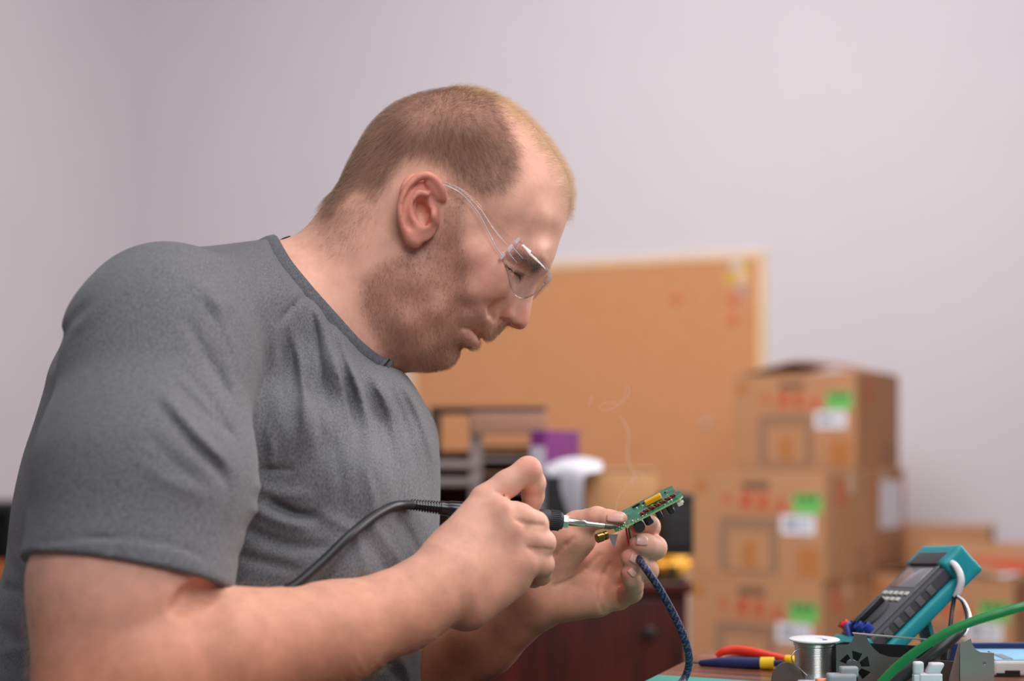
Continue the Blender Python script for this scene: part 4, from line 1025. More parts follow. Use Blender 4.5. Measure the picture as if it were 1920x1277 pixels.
# solder joints near the iron's tip and along the front edge
jr = random.Random(4)
for px, py in [(1156,990),(1161,988),(1164,983),(1169,985),(1173,987),(1166,991),(1160,983),(1171,981),(1186,977),(1191,978),(1196,975),(1205,968),(1212,966),(1247,947),(1253,942),(1259,938),(1194,953),(1205,949)]:
    u, v = uvw(px, py); r = jr.uniform(.0007, .0012)
    bm = bmesh.new(); bmesh.ops.create_uvsphere(bm, u_segments=8, v_segments=6, radius=r, matrix=Matrix.Translation((u, v, .0002)) @ Matrix.Diagonal((1, 1, .9, 1)))
    bm_obj('solder_joint', bm, solder_m, pcb, True)
u, v = uvw(1193, 949); box('chip', u-.004, u+.004, v-.002, v+.002, .0001, .0014, black_gl, pcb, .0002)
u, v = uvw(1207, 944); box('chip', u-.0015, u+.0015, v-.001, v+.001, .0001, .0010, black_gl, pcb, .0002)
smd = plain('ceramic_part', rgb(196,180,150), .5)
for i in range(14):
    u, v = jr.uniform(.02, UL-.008), jr.uniform(.003, VL-.006)
    box('surface_component', u-.0009, u+.0009, v-.0005, v+.0005, .0001, .0008, smd if i % 2 else black_gl, pcb)
cap_m = plain('capacitor_sleeve', rgb(34,36,42), .25, noise=.04)
def cap(px, py, r, h, col=cap_m):    # electrolytic capacitor hanging from the underside
    u, v = uvw(px, py); v = max(v, r+.0006)
    o = lathe('capacitor', [(r*.2, -.0017), (r*.9, -.0018), (r, -.0026), (r, -h+.0008), (r*.9, -h), (0.0002, -h)], col, pcb, 20); o.location = (u, v, 0)
cap(1252,946,.0036,.0100); cap(1232,957,.0028,.0098); cap(1212,969,.0042,.0100); 
u, v = uvw(1190, 981)
o = lathe('capacitor', [(.0002, 0), (.0050, 0), (.0054, .0006), (.0054, .0085), (.0048, .0092), (.0002, .0092)], cap_m, pcb, 22)
o.matrix_local = Matrix.Translation((u+.002, .0005, -.0074)) @ Matrix.Rotation(-math.pi/2, 4, 'X')
conn = plain('connector_ivory', rgb(222,216,202), .5)
u, v = uvw(1274, 936); box('connector', u-.004, u+.001, .002, .010, -.0075, -.0017, conn, pcb, .0005); box('connector_tab', u-.001, u+.0026, .003, .006, -.0062, -.0040, conn, pcb, .0003)
brass = plain('brass', rgb(150,120,70), .25, 1.0)
jk = lathe('jack_socket', [(.0030, 0), (.0044, .0002), (.0044, .006), (.0034, .0062), (.0034, .008), (.0042, .0082), (.0042, .011)], brass, pcb, 20)
MP = (Matrix.LocRotScale(pcb.location, pcb.rotation_quaternion, (1,1,1))).inverted()
jq = Vector(P(1119,1010,1.329)); jd = (Vector(P(1150,999,1.337))-jq).normalized()
jk.matrix_local = MP @ (Matrix.Translation(jq) @ jd.to_track_quat('Z', 'Y').to_matrix().to_4x4())
bk = plate('bracket', [[(0,0),(.010,0),(.0065,-.013)]], .0008, steel, (tuple(MP @ Vector(P(1139,1002,1.333))), tuple((MP.to_3x3() @ Vector((1,.15,0))).normalized()), tuple((MP.to_3x3() @ Vector((0,0,1))).normalized())), pcb)
for x, m_ in ((0, red_w), (5, plain('green_wire', rgb(18,104,84), .4))):
    q = [P(1174+x, 990, 1.335), P(1176+x, 1005, 1.338), P(1180+x, 1022, 1.345), P(1190+x*.6, 1038, 1.352)]
    o = tube('lead_wire', q, .0009, m_, pcb, 8, 6); o.matrix_parent_inverse = MP
# braided cable
bl = plain('blue_braid', rgb(40,58,140), .5, noise=.05); bk_ = plain('dark_braid', rgb(24,24,34), .5); tan = plain('tan_braid', rgb(120,108,96), .5)
path = spline([P(1188,1030,1.357), P(1193,1042,1.345), P(1205,1058,1.323), P(1222,1082,1.320), P(1240,1110,1.326), P(1258,1142,1.334), P(1273,1172,1.338), P(1285,1202,1.342), P(1292,1232,1.348), P(1290,1255,1.354), P(1281,1276,1.352), P(1270,1286,1.332), P(1255,1292,1.310)], 50, closed=False)
t0 = tube('braided_cable', path, .0036, bl, None, 24, 1); t0.data.materials.append(bk_); t0.data.materials.append(tan)
for p_ in t0.data.polygons:
    i, k = divmod(p_.index, 24); i //= 2; a, b = (k+i) % 8, (k-i) % 8; hsh = (i*7919+k*104729) % 97
    p_.material_index = (0 if hsh > 30 else 1) if (a in (0, 4) or b in (0, 4)) else (2 if hsh < 20 else 1)
tag(t0, 'blue and black braided cable hanging from the circuit board', 'cable')

# ------------------------------------------------------------------ safety glasses
def clear_plastic(name, tintc, rough=.02):
    m = Mat(name); t = m.t; t.nodes.remove(m.b)
    tr = m.n('ShaderNodeBsdfTransparent'); tr.inputs[0].default_value = tintc; gl = m.n('ShaderNodeBsdfGlossy'); gl.inputs['Roughness'].default_value = rough
    lw = m.n('ShaderNodeLayerWeight'); lw.inputs['Blend'].default_value = .5
    pw = m.n('ShaderNodeMath', operation='POWER'); pw.inputs[1].default_value = 3.5; m.l(lw.outputs['Facing'], pw.inputs[0])
    ma = m.n('ShaderNodeMath', operation='MULTIPLY_ADD'); ma.inputs[1].default_value = .55; ma.inputs[2].default_value = .035; m.l(pw.outputs[0], ma.inputs[0]); mx = m.n('ShaderNodeMixShader')
    m.l(ma.outputs[0], mx.inputs[0]); m.l(tr.outputs[0], mx.inputs[1]); m.l(gl.outputs[0], mx.inputs[2]); m.l(mx.outputs[0], m.out.inputs['Surface'])
    return m.m
clear = clear_plastic('clear_lens', (.955, .955, .965, 1)); clear2 = clear_plastic('clear_frame', (.86, .86, .89, 1), .08)
fh = Mat('frosted_clear'); fh.set(Base_Color=rgb(226,222,230), Roughness=.15); fh.b.inputs['Alpha'].default_value = .42; frost2 = fh.m
gl_ = empty('safety_glasses', hp(1000, 500, 0)); tag(gl_, 'clear wraparound safety glasses on the face of the man', 'glasses')
GM = Matrix.Translation(gl_.location).inverted()
def gobj(o): o.parent = gl_; o.matrix_parent_inverse = GM; return o
def near_pt(x, y, c): return P(x, y, D0-c*S0)
topc = [(972,452,122),(988,465,112),(1004,479,92),(1020,495,66),(1030,508,38),(1033,514,14)]
botc = [(942,485,124),(952,512,118),(958,538,106),(968,556,86),(982,559,66),(1000,552,46),(1014,538,26),(1022,528,12)]
def lens_side(sgn):
    T = spline(np.array([np.array(near_pt(*q)) for q in topc]), 6, closed=False); B = spline(np.array([np.array(near_pt(*q)) for q in botc]), 6, closed=False)
    rs = lambda A, n: np.stack([np.interp(np.linspace(0, 1, n), np.linspace(0, 1, len(A)), A[:, k]) for k in range(3)], 1)
    n, m = 26, 9; T, B = rs(T, n), rs(B, n); v = []
    for i in range(n):
        for j in range(m):
            t = j/(m-1); q = T[i]*(1-t)+B[i]*t; q = q+np.array([.60, -.35*min(1, (n-i)/12), -.45])*.0045*math.sin(math.pi*t)
            v.append((q[0], D0-(D0-q[1])*sgn, q[2]))
    f = [(i*m+j, (i+1)*m+j, (i+1)*m+j+1, i*m+j+1) for i in range(n-1) for j in range(m-1)]
    o = mesh_obj('lens', v, f, clear, None, True); md = o.modifiers.new('thick', 'SOLIDIFY'); md.thickness = .0018; md.offset = 0
    gobj(o)
    edge = [v[i*m+m-1] for i in range(n)]; gobj(tube('lens_edge', edge, .00055, clear2, None, 6, 1))
    edge = [v[i*m] for i in range(n)]; gobj(tube('lens_edge', edge, .00045, clear2, None, 6, 1))
    # temple arm: a tall thin strip to the ear
    lo = [(941,480,126),(930,464,130),(915,434,135),(903,410,137),(893,394,138),(868,366,141),(845,352,143),(826,346,142),(806,350,139)]
    up = [(962,448,125),(948,436,129),(925,412,134),(910,394,137),(897,381,139),(870,357,142),(846,345,144),(826,340,143),(806,345,139)]
    L, H = [spline(np.array([near_pt(*q) for q in A]), 5, closed=False) for A in (lo, up)]
    v = []
    for a, b in zip(L, H):
        for q in (a, b): v.append((q[0], D0-(D0-q[1])*sgn, q[2]))
    f = [(2*i, 2*i+1, 2*i+3, 2*i+2) for i in range(len(L)-1)]
    o = mesh_obj('temple_arm', v, f, clear, None, True); md = o.modifiers.new('thick', 'SOLIDIFY'); md.thickness = .0022; md.offset = 0; gobj(o)
    gobj(tube('temple_edge', [v[2*i] for i in range(len(L))], .0005, plain('moulded_edge', rgb(226,224,226), .15, noise=.01), None, 6, 1))
    # hinge: three knuckles and two moulded ribs
    a, b = np.array(near_pt(941,483,127)), np.array(near_pt(970,450,124)); a[1] = D0-(D0-a[1])*sgn; b[1] = D0-(D0-b[1])*sgn
    frosted = plain('frosted_hinge', rgb(206,200,206), .25, noise=.03) if sgn > 0 else bpy.data.materials['frosted_hinge']
    for k in range(4):
        q0, q1 = a+(b-a)*(k/4+.02), a+(b-a)*(k/4+.22); off = np.array([.0016, 0, .0012])*(1 if k % 2 else -1)
        mid = (q0+q1)/2+off; bm = bmesh.new(); add_box(bm, -.0036, .0036, -.0016, .0016, -.0031, .0031, .0006)
        zd = Vector(b-a).normalized(); M = Matrix.Translation(mid) @ zd.to_track_quat('Z', 'Y').to_matrix().to_4x4(); bmesh.ops.transform(bm, matrix=M, verts=bm.verts)
        gobj(bm_obj('hinge_knuckle', bm, frost2, None))
    for p0, p1 in (((951,471,126),(969,493,121)), ((959,461,126),(980,485,117))):
        q = [np.array(near_pt(*p0)), np.array(near_pt(*p1))]
        for w_ in q: w_[1] = D0-(D0-w_[1])*sgn
        gobj(tube('moulded_rib', q, .00045, frosted, None, 6, 1))
lens_side(1); lens_side(-1)
v = [near_pt(1033,514,14), near_pt(1022,528,12)]; cv = []
for c in np.linspace(15, -15, 9):
    for x, y, k in ((1033,514,1.0), (1022,528,1.0)): cv.append(hp(x+1.2*(1-(c/15)**2), y, c))
f = [(2*i, 2*i+1, 2*i+3, 2*i+2) for i in range(8)]
o = mesh_obj('bridge', cv, f, clear, None, True); md = o.modifiers.new('thick', 'SOLIDIFY'); md.thickness = .0022; gobj(o)

# ------------------------------------------------------------------ finger nails
nail_m = plain('finger_nail', rgb(228,170,156), .3, noise=.03, spec=.5); nail_m.node_tree.nodes['Principled BSDF'].inputs['Subsurface Weight'].default_value = .1
tree_pts = bpos; 
def nail(px, py, d, nrm, along, L, W, label=None):
    """a curved plate set on the nearest skin under the sight line"""
    q = P(px, py, d); i = np.argmin(((bpos-q)**2).sum(1)); base = bpos[i]; n_ = Vector(bn[i]*.6+np.array(nrm)*.4).normalized(); al = Vector(along); al = (al-n_*al.dot(n_)).normalized(); sd = n_.cross(al)
    v, f = [], []; nu, nv = 9, 7
    for a in range(nu):
        for b in range(nv):
            u, w = a/(nu-1)*2-1, b/(nv-1)*2-1
            ww = W*(1-.28*max(0, -u)**2-.10*max(0, u)**4)
            p_ = Vector(base)+al*(u*L)+sd*(w*ww)+n_*(.0007-.30*W*w*w-.10*L*u*u); v.append(p_)
    f = [(a*nv+b, (a+1)*nv+b, (a+1)*nv+b+1, a*nv+b+1) for a in range(nu-1) for b in range(nv-1)]
    o = mesh_obj('finger_nail', v, f, nail_m, person, True); md = o.modifiers.new('thick', 'SOLIDIFY'); md.thickness = .0006; md.offset = 0
nail(1153, 968, 1.330, (0, -.6, .8), P(1165,970,1.335)-P(1140,972,1.340), .0082, .0056)
nail(1204, 1013, 1.326, (.25, -.9, .3), P(1190,1016,1.332)-P(1215,1022,1.338), .0055, .0050)
nail(1190, 1046, 1.332, (.35, -.85, .3), P(1176,1044,1.336)-P(1200,1058,1.342), .0050, .0045)
nail(1187, 1074, 1.333, (.5, -.8, .2), P(1176,1068,1.336)-P(1188,1092,1.345), .0042, .0036)

# ------------------------------------------------------------------ smoke rising from the joint
sm = Mat('solder_smoke'); sm.t.nodes.remove(sm.b)
tr = sm.n('ShaderNodeBsdfTransparent'); df = sm.n('ShaderNodeBsdfTranslucent'); df.inputs[0].default_value = (.95, .95, 1, 1); d2 = sm.n('ShaderNodeBsdfDiffuse'); d2.inputs[0].default_value = (.95, .95, 1, 1)
ad = sm.n('ShaderNodeMixShader'); sm.l(df.outputs[0], ad.inputs[1]); sm.l(d2.outputs[0], ad.inputs[2])
lw = sm.n('ShaderNodeLayerWeight'); lw.inputs['Blend'].default_value = .5; mr = sm.n('ShaderNodeMapRange'); mr.inputs['From Min'].default_value = .9; mr.inputs['From Max'].default_value = .1; mr.inputs['To Min'].default_value = 0; mr.inputs['To Max'].default_value = .055
tc = sm.n('ShaderNodeTexCoord'); nz = sm.n('ShaderNodeTexNoise', Scale=70.0, Detail=3.0); sm.l(tc.outputs['Object'], nz.inputs['Vector'])
mu = sm.n('ShaderNodeMath', operation='MULTIPLY'); sm.l(lw.outputs['Facing'], mr.inputs['Value']); sm.l(mr.outputs[0], mu.inputs[0]); sm.l(nz.outputs['Fac'], mu.inputs[1])
mx = sm.n('ShaderNodeMixShader'); sm.l(mu.outputs[0], mx.inputs[0]); sm.l(tr.outputs[0], mx.inputs[1]); sm.l(ad.outputs[0], mx.inputs[2]); sm.l(mx.outputs[0], sm.out.inputs['Surface'])
smoke = empty('smoke', P(1157,980,1.325)); tag(smoke, 'thin curls of pale smoke rising from the tip of the soldering iron', 'smoke', kind='stuff')
SMI = Matrix.Translation(smoke.location).inverted()
def wisp(pts, r, d=1.325):
    o = tube('smoke_wisp', [P(x, y, d+dd) for x, y, dd in pts], r, sm.m, None, 10, 8, False); o.parent = smoke; o.matrix_parent_inverse = SMI; o['kind'] = 'stuff'
wisp([(1157,978,0),(1155,958,.003),(1158,938,.004),(1166,922,.006),(1178,908,.006),(1190,897,.008)], [.0010,.0014,.0016,.0020,.0024,.0016])
wisp([(1190,914,.006),(1186,900,.004),(1194,888,.004),(1206,890,.006),(1212,902,.008),(1207,914,.010)], [.0012,.0022,.0028,.0026,.0020,.0010])
wisp([(1196,908,.006),(1194,896,.004),(1202,892,.004),(1206,904,.006)], [.0010,.0020,.0020,.0010])
wisp([(1190,890,.01),(1180,870,.01),(1176,845,.01),(1180,820,.01),(1172,795,.01),(1162,780,.01)], [.0016,.0026,.0030,.0030,.0026,.0016])
wisp([(1122,764,.01),(1130,757,.01),(1146,755,.01),(1156,758,.01),(1150,765,.01),(1134,769,.01),(1122,765,.01)], [.0010,.0016,.0018,.0016,.0016,.0014,.0010])
wisp([(1156,760,.01),(1168,752,.01),(1178,742,.01),(1180,730,.01),(1174,724,.01),(1172,738,.01),(1168,750,.01)], [.0010,.0018,.0020,.0018,.0014,.0012,.0010])
wisp([(1104,762,.01),(1108,750,.01),(1110,738,.01)], [.0010,.0022,.0010])
# ------------------------------------------------------------------ things lying on the desk at right
wire_sn = plain('solder_wire', rgb(178,182,178), .28, 1.0, noise=.03); white_fl = plain('white_flange', rgb(226,226,232), .4, noise=.02)
sp = D_(1527, 1277); spx = (1527-960)*1.412/F
hS = ZC+(YH-1197)*1.412/F-DZ
spool = empty('solder_spool', (spx, 1.412, DZ)); tag(spool, 'small spool of shiny solder wire with a white rim', 'spool')
RF_ = 47*1.412/F; RC = 36*1.412/F
lathe('spool_flange', [(.004, hS-.0022), (RF_-.001, hS-.0022), (RF_, hS-.0017), (RF_, hS-.0006), (RF_-.001, hS), (.009, hS), (.0085, hS-.0010), (.004, hS-.0012)], white_fl, spool, 48)
lathe('spool_flange', [(.004, .0), (RF_-.001, 0), (RF_, .0006), (RF_, .0018), (RF_-.001, .0024), (.004, .0024)], white_fl, spool, 48)
nW = 26; prof = []
for i in range(nW):
    z = .0025+(hS-.0050)*i/nW; s_ = (hS-.0050)/nW; dr = .0012 if i > nW-4 else 0
    for k in range(4): a = k/4*math.pi; prof.append((RC-.0003+dr+.0006*math.sin(a), z+s_*(.5-.5*math.cos(a))))
wd = lathe('solder_winding', prof, wire_sn, spool, 48)
o = box('blue_mark', .006, .010, -.014, -.008, hS+.0001, hS+.0004, plain('blue_mark_ink', rgb(70,96,190), .5), spool)
sq_ = Vector(P(1500,1222,1.397)); o = tube('loose_wire', [P(1502,1218,1.392), P(1490,1222,1.388), P(1484,1233,1.386), P(1489,1245,1.388), P(1500,1254,1.388), P(1514,1268,1.386)], .0006, wire_sn, None, 6, 8)
o.parent = spool; o.matrix_parent_inverse = Matrix.Translation(spool.location).inverted()

# blue probe with a yellow collar, red handle behind it
navy = plain('navy_plastic', rgb(26,40,92), .35, noise=.05); yel2 = plain('yellow_collar', rgb(240,196,30), .4, noise=.03); red_pl = plain('red_plastic', rgb(226,56,34), .35, noise=.03)
def along(name, a, b, label, cat):
    ax_ = Vector(b)-Vector(a); e_ = empty(name, a); e_.rotation_mode = 'QUATERNION'; e_.rotation_quaternion = ax_.normalized().to_track_quat('Z', 'Y'); tag(e_, label, cat); return e_, ax_.length
a_, b_ = P(1300,1243,1.505), P(1468,1244,1.470); pr, L_ = along('test_probe', a_, b_, 'dark blue test probe with a yellow collar in front of the red handle', 'probe')
lathe('probe_body', [(.0015, .06*L_), (.0030, .08*L_), (.0058, .30*L_), (.0066, .45*L_), (.0062, .62*L_), (.0060, .755*L_)], navy, pr, 24)
lathe('probe_collar', [(.0055, .755*L_), (.0066, .76*L_), (.0066, .90*L_), (.0060, .905*L_)], yel2, pr, 24)
lathe('probe_shaft', [(.0030, .905*L_), (.0034, .91*L_), (.0034, L_)], navy, pr, 16)
o = tube('probe_tip', [(0,0,.07*L_), (0,0,-.01*L_)], [.0012,.0006], blk_w, pr, 8, 1)
a_, b_ = P(1344,1229,1.535), P(1492,1240,1.500); rh, L_ = along('pliers', a_, b_, 'red handled pliers with yellow jaws end, half hidden by the solder spool', 'pliers')
RI = Matrix.LocRotScale(rh.location, rh.rotation_quaternion, (1,1,1)).inverted()
def robj(o): o.parent = rh; o.matrix_parent_inverse = RI; return o
robj(tube('handle_grip', [P(1344,1230,1.535), P(1356,1222,1.533), P(1380,1219,1.53), P(1415,1223,1.52), P(1445,1229,1.512), P(1474,1235,1.505)], [.0030,.0044,.0050,.0048,.0040,.0034], red_pl, None, 14, 10))
robj(tube('handle_grip', [P(1362,1236,1.545), P(1400,1231,1.54), P(1440,1234,1.52), P(1474,1237,1.508)], [.0030,.0042,.0040,.0032], plain('dark_red_plastic', rgb(140,36,30), .4), None, 14, 10))
robj(tube('jaw_pivot', [P(1472,1235,1.506), P(1486,1238,1.502), P(1500,1242,1.496)], [.0040,.0052,.0030], yel2, None, 14, 8))

# rounded taupe plate standing before the spool
taupe = plain('taupe_metal', rgb(96,84,80), .5, .3, noise=.04)
fr = (P(1474,1276,1.398), (1, 0, 0), (0, 0, 1)); s_ = 1.398/F
lp = [(-27*s_, -.019)]+[(27*s_*math.cos(a), 34*s_*math.sin(a)) for a in np.linspace(math.pi, .25*math.pi, 16)]+[(38*s_, -2*s_), (50*s_, -.019)]
o = plate('metal_tab', [lp], .0016, taupe, fr, None, .0003); tag(o, 'rounded taupe metal tab standing in front of the solder spool', 'metal part')

# sheet metal chassis with a fan shaped cut-out
zinc = plain('zinc_sheet', rgb(116,112,110), .42, .85, noise=.05, scale=40); dark_in = plain('black_inside', rgb(20,20,22), .5); zinc_l = plain('bright_zinc', rgb(176,172,168), .35, .9, noise=.05, scale=40)
d1 = 1.372; s_ = d1/F; X0 = lambda px: (px-1680)*s_; Z_ = lambda py: (1240-py)*s_
ch = empty('metal_chassis', (P(1680,1240,d1)[0], d1, DZ)); tag(ch, 'grey sheet metal chassis with a fan shaped cut-out beside the solder spool', 'metal part')
zo = P(1680,1240,d1)[2]; base = Z_(1240)-(zo-DZ)
out = [(1568,1209),(1590,1209),(1596,1204),(1600,1196),(1602,1188),(1624,1190),(1628,1202),(1638,1216),(1650,1226),(1668,1232),(1792,1240)]
lp = [(X0(x), Z_(y)) for x, y in out]+[(X0(1792), base), (X0(1568), base)]
cut = []
for k in range(6):   # fan blades radiating from a hub, lower left one covered
    a0 = math.radians(90+k*60-8)
    if k == 2: continue
    c0 = (X0(1603), Z_(1250)); w = math.radians(25)
    cut.append([(c0[0]+s_*r*math.cos(a0+da), c0[1]+s_*r*math.sin(a0+da)) for r, da in ((12, -w*1.0), (28, -w*.85), (31, w*.75), (12, w*1.0))])
pf = plate('front_sheet', [lp]+cut, .0012, zinc, ((0, 0, zo-DZ), (1, 0, 0), (0, 0, 1)), ch)
lp2 = [(X0(x), Z_(y)) for x, y in ((1570,1220),(1596,1212),(1634,1214),(1792,1222))]+[(X0(1792), base), (X0(1570), base)]
plate('back_sheet', [lp2], .0012, dark_in, ((0, .032, zo-DZ), (1, 0, 0), (0, 0, 1)), ch)
hub = lathe('fan_hub', [(.0002, 0), (.0050, 0), (.0054, .0006), (.0054, .012), (.0002, .012)], plain('hub_grey', rgb(120,122,128), .5), ch, 20)
hub.matrix_local = Matrix.Translation((X0(1603), .002, zo-DZ+Z_(1250))) @ Matrix.Rotation(-math.pi/2, 4, 'X')
box('inner_floor', X0(1570), X0(1792), .001, .031, 0.0005, .0016, dark_in, ch)
pts = [P(1601,1188,d1), P(1660,1193,d1+.004), P(1720,1198,d1+.010), P(1772,1203,d1+.018)]; v = []
for q in pts: v += [q-np.array(ch.location), q-np.array(ch.location)+np.array([0, .007, .0004])]
o = mesh_obj('top_flange', v, [(2*i, 2*i+2, 2*i+3, 2*i+1) for i in range(3)], zinc_l, ch, False); md = o.modifiers.new('thick', 'SOLIDIFY'); md.thickness = .0010
box('flange_post', X0(1766), X0(1774), .018, .0195, 0.002, P(1772,1204,d1+.018)[2]-DZ, zinc, ch)

# bright aluminium angle at the right
d2_ = 1.352; s2 = d2_/F; an = empty('metal_bracket', (P(1830,1240,d2_)[0], d2_, DZ)); tag(an, 'bright aluminium angle bracket right of the black cable', 'metal part')
zb = P(1830,1240,d2_)[2]-DZ; X2 = lambda px: (px-1830)*s2; Z2 = lambda py: (1240-py)*s2; b0 = -zb
lp = [(X2(x), Z2(y)) for x, y in ((1800,1206),(1820,1197),(1822,1208),(1828,1217),(1838,1223),(1863,1224))]+[(X2(1863), b0), (X2(1800), b0)]
hole = [(X2(1845)+3.6*s2*math.cos(a), Z2(1243)+3.6*s2*math.sin(a)) for a in np.linspace(0, 2*math.pi, 15)[:-1]]
plate('front_sheet', [lp, hole], .0016, zinc_l, ((0, 0, zb), (1, 0, 0), (0, 0, 1)), an, .0002)
v = [(X2(1800), 0, zb+Z2(1206)), (X2(1800), 0, .0005), (X2(1772), -.012, .0005), (X2(1776), -.010, zb+Z2(1270)), (X2(1798), -.001, zb+Z2(1210))]
o = mesh_obj('side_sheet', v, [(0, 4, 3, 2, 1)], zinc_l, an); md = o.modifiers.new('thick', 'SOLIDIFY'); md.thickness = .0016
box('edge_fold', X2(1863)-.0016, X2(1863), .001, .012, .0005, zb+Z2(1224), zinc_l, an, .0003)

# multimeter leaning back
teal = plain('teal_holster', rgb(0,140,150), .5, noise=.04); m_face = plain('meter_face', rgb(92,92,98), .5, noise=.05); m_side = plain('meter_side', rgb(66,64,70), .55); lcd = plain('meter_display', rgb(136,132,138), .2); btn = plain('meter_button', rgb(196,196,188), .5)
Wd = Vector((.15, -.985, .08)).normalized(); Ld = Vector((.73, .165, .663)); Ld -= Wd*Ld.dot(Wd); Ld.normalize(); Nd = Wd.cross(Ld)
MW, ML, MT = .082, .146, .033
top_face = Vector(P(1764,1030,1.505)); org_ = top_face-Ld*ML
mm_ = empty('multimeter', org_); mm_.rotation_mode = 'QUATERNION'; mm_.rotation_quaternion = Matrix((Wd, Ld, Nd)).transposed().to_quaternion()
tag(mm_, 'dark grey multimeter in a teal holster leaning back at right', 'multimeter')
def rbox(name, x0, x1, y0, y1, z0, z1, mat, bev, seg=4):
    return box(name, x0, x1, y0, y1, z0, z1, mat, mm_, bev, seg)
rbox('holster', -MW/2-.004, MW/2+.004, -.004, ML+.005, -MT, -MT*.52, teal, .007)
bm = bmesh.new(); add_box(bm, -MW/2-.004, MW/2+.004, ML-.026, ML+.005, -MT+.004, .003, .008, 4); add_box(bm, -MW/2-.004, MW/2+.004, -.006, .012, -MT+.004, .002, .007, 4)
bm_obj('holster_cap', bm, teal, mm_, True)['kind'] = 'stuff'
rbox('meter_body', -MW/2, MW/2, .002, ML-.006, -MT*.53, -.0015, m_side, .005)
rbox('face_panel', -MW/2+.004, MW/2-.004, .014, ML-.012, -.0020, .0006, m_face, .0008, 2)
rbox('face_window', -MW/2+.008, MW/2-.008, ML-.026, ML-.0085, .0, .0036, m_side, .001, 2)
rbox('display', -.030, .030, .086, .116, .0004, .0012, lcd, .0004, 1)
for r_, n_ in ((0, 5), (1, 4)):
    for k in range(n_): rbox('button', -.030+k*.0135+r_*.006, -.0215+k*.0135+r_*.006, .074-r_*.009, .0790-r_*.009, .0004, .0022, btn, .0008, 2)
dl = lathe('dial', [(.0215, .0004), (.0215, .0030), (.0195, .0042), (.0002, .0042)], m_side, mm_, 36); dl.location = (0, .042, 0)
bm = bmesh.new(); add_box(bm, -.0042, .0042, -.0205, .0205, .0042, .0115, .0016, 2); o = bm_obj('dial_grip', bm, black_gl, dl, True)
jb = plain('jack_blue', rgb(38,60,150), .4); jr_ = plain('jack_red', rgb(216,50,50), .4)
for x, m__ in ((-.030, jr_), (-.010, jb), (.010, jb), (.030, jb)):
    o = lathe('input_jack', [(.0030, .0002), (.0052, .0002), (.0052, .0090), (.0036, .0100), (.0030, .0050)], m__, mm_, 18); o.location = (x, .021, 0)
for k in range(5): rbox('side_grip', MW/2-.0005, MW/2+.0012, .026+k*.016, .034+k*.016, -MT*.45, -.006, m_face, .0006, 2)
o = rbox('kick_stand', -.026, .026, .05, .054, -MT-.001, -MT-.0005, teal, 0)
topq = org_+Ld*.085-Nd*(MT+.002)
st = mesh_obj('stand_leg', [(x, y, z) for z in (DZ+.0005, topq.z) for x, y in ((topq.x-.004+(topq.z-z)*.25, topq.y-.024), (topq.x+(topq.z-z)*.25, topq.y-.024), (topq.x+(topq.z-z)*.25, topq.y+.024), (topq.x-.004+(topq.z-z)*.25, topq.y+.024))],
              [(3,2,1,0),(4,5,6,7),(0,1,5,4),(1,2,6,5),(2,3,7,6),(3,0,4,7)], teal, mm_)
st.matrix_parent_inverse = (Matrix.LocRotScale(org_, mm_.rotation_quaternion, (1,1,1))).inverted()
MI = (Matrix.LocRotScale(org_, mm_.rotation_quaternion, (1,1,1))).inverted()
for x, m__, q in ((-.010, jb, [(1612,1190,1.50),(1596,1200,1.49),(1582,1214,1.475),(1574,1230,1.46)]), (-.030, jr_, [(1618,1176,1.52),(1606,1182,1.515),(1596,1192,1.51),(1588,1206,1.50)])):
    p0 = org_+Wd*x+Ld*.021+Nd*.008
    o = tube('test_lead', [np.array(p0), np.array(p0+Nd*.002-Ld*.004)]+[P(*c) for c in q[1:]], .0030, m__, mm_, 10, 1); o.matrix_parent_inverse = MI

MZ = DZ+.0032   # top of the cutting mat
# cables and plugs at the right
green_c = plain('green_cable', rgb(28,128,66), .4, noise=.03); white_c = plain('white_cable', rgb(226,222,228), .4, noise=.02); grey_p = plain('grey_plastic', rgb(150,152,158), .5)
o = tube('green_cable', [P(1640,1300,1.29), P(1655,1278,1.285), P(1680,1252,1.28), P(1712,1226,1.272), P(1748,1202,1.265), P(1786,1181,1.26), P(1830,1163,1.256), P(1876,1149,1.252), P(1925,1136,1.25), P(1990,1126,1.26)], .0042, green_c, None, 12, 8)
tag(o, 'green cable arching across the multimeter towards the right edge', 'cable')
bc = tube('black_cable', [P(1660,1302,1.335), P(1690,1272,1.335), P(1725,1247,1.332), P(1762,1217,1.330), P(1790,1194,1.335), P(1806,1178,1.345)], [.0050,.0054,.0054,.0054,.0050,.0038], cable_bk, None, 12, 8)
tag(bc, 'thick black cable running in front of the metal chassis', 'cable')
o = tube('white_cable', [P(1783,1054,1.462), P(1791,1060,1.452), P(1799,1074,1.447), P(1802,1090,1.445), P(1798,1106,1.447), P(1792,1119,1.450)], [.0030,.0034,.0036,.0036,.0036,.0032], white_c, None, 12, 8)
tag(o, 'short white cable bent over the right side of the multimeter', 'cable')
o = tube('black_lead', [P(1792,1117,1.449), P(1803,1124,1.44), P(1810,1140,1.42), P(1814,1158,1.39), P(1811,1172,1.36), P(1804,1184,1.343)], .0022, cable_bk, None, 10, 8)
tag(o, 'thin black lead joining the white cable to the thick black one', 'cable')
o = tube('white_lead', [P(1796,1118,1.444), P(1808,1128,1.43), P(1816,1146,1.41), P(1818,1162,1.385), P(1812,1180,1.36), P(1806,1192,1.350)], [.0014,.0014,.0018,.0026,.0026,.0018], white_c, None, 10, 8)
tag(o, 'thin white lead twisted beside the thin black lead', 'cable')
o = tube('black_lead', [P(1790,1118,1.452), P(1786,1140,1.45), P(1783,1165,1.44), P(1780,1200,1.43), P(1776,1240,1.42)], .0022, cable_bk, None, 10, 8)
tag(o, 'thin black lead hanging straight down behind the chassis', 'cable')
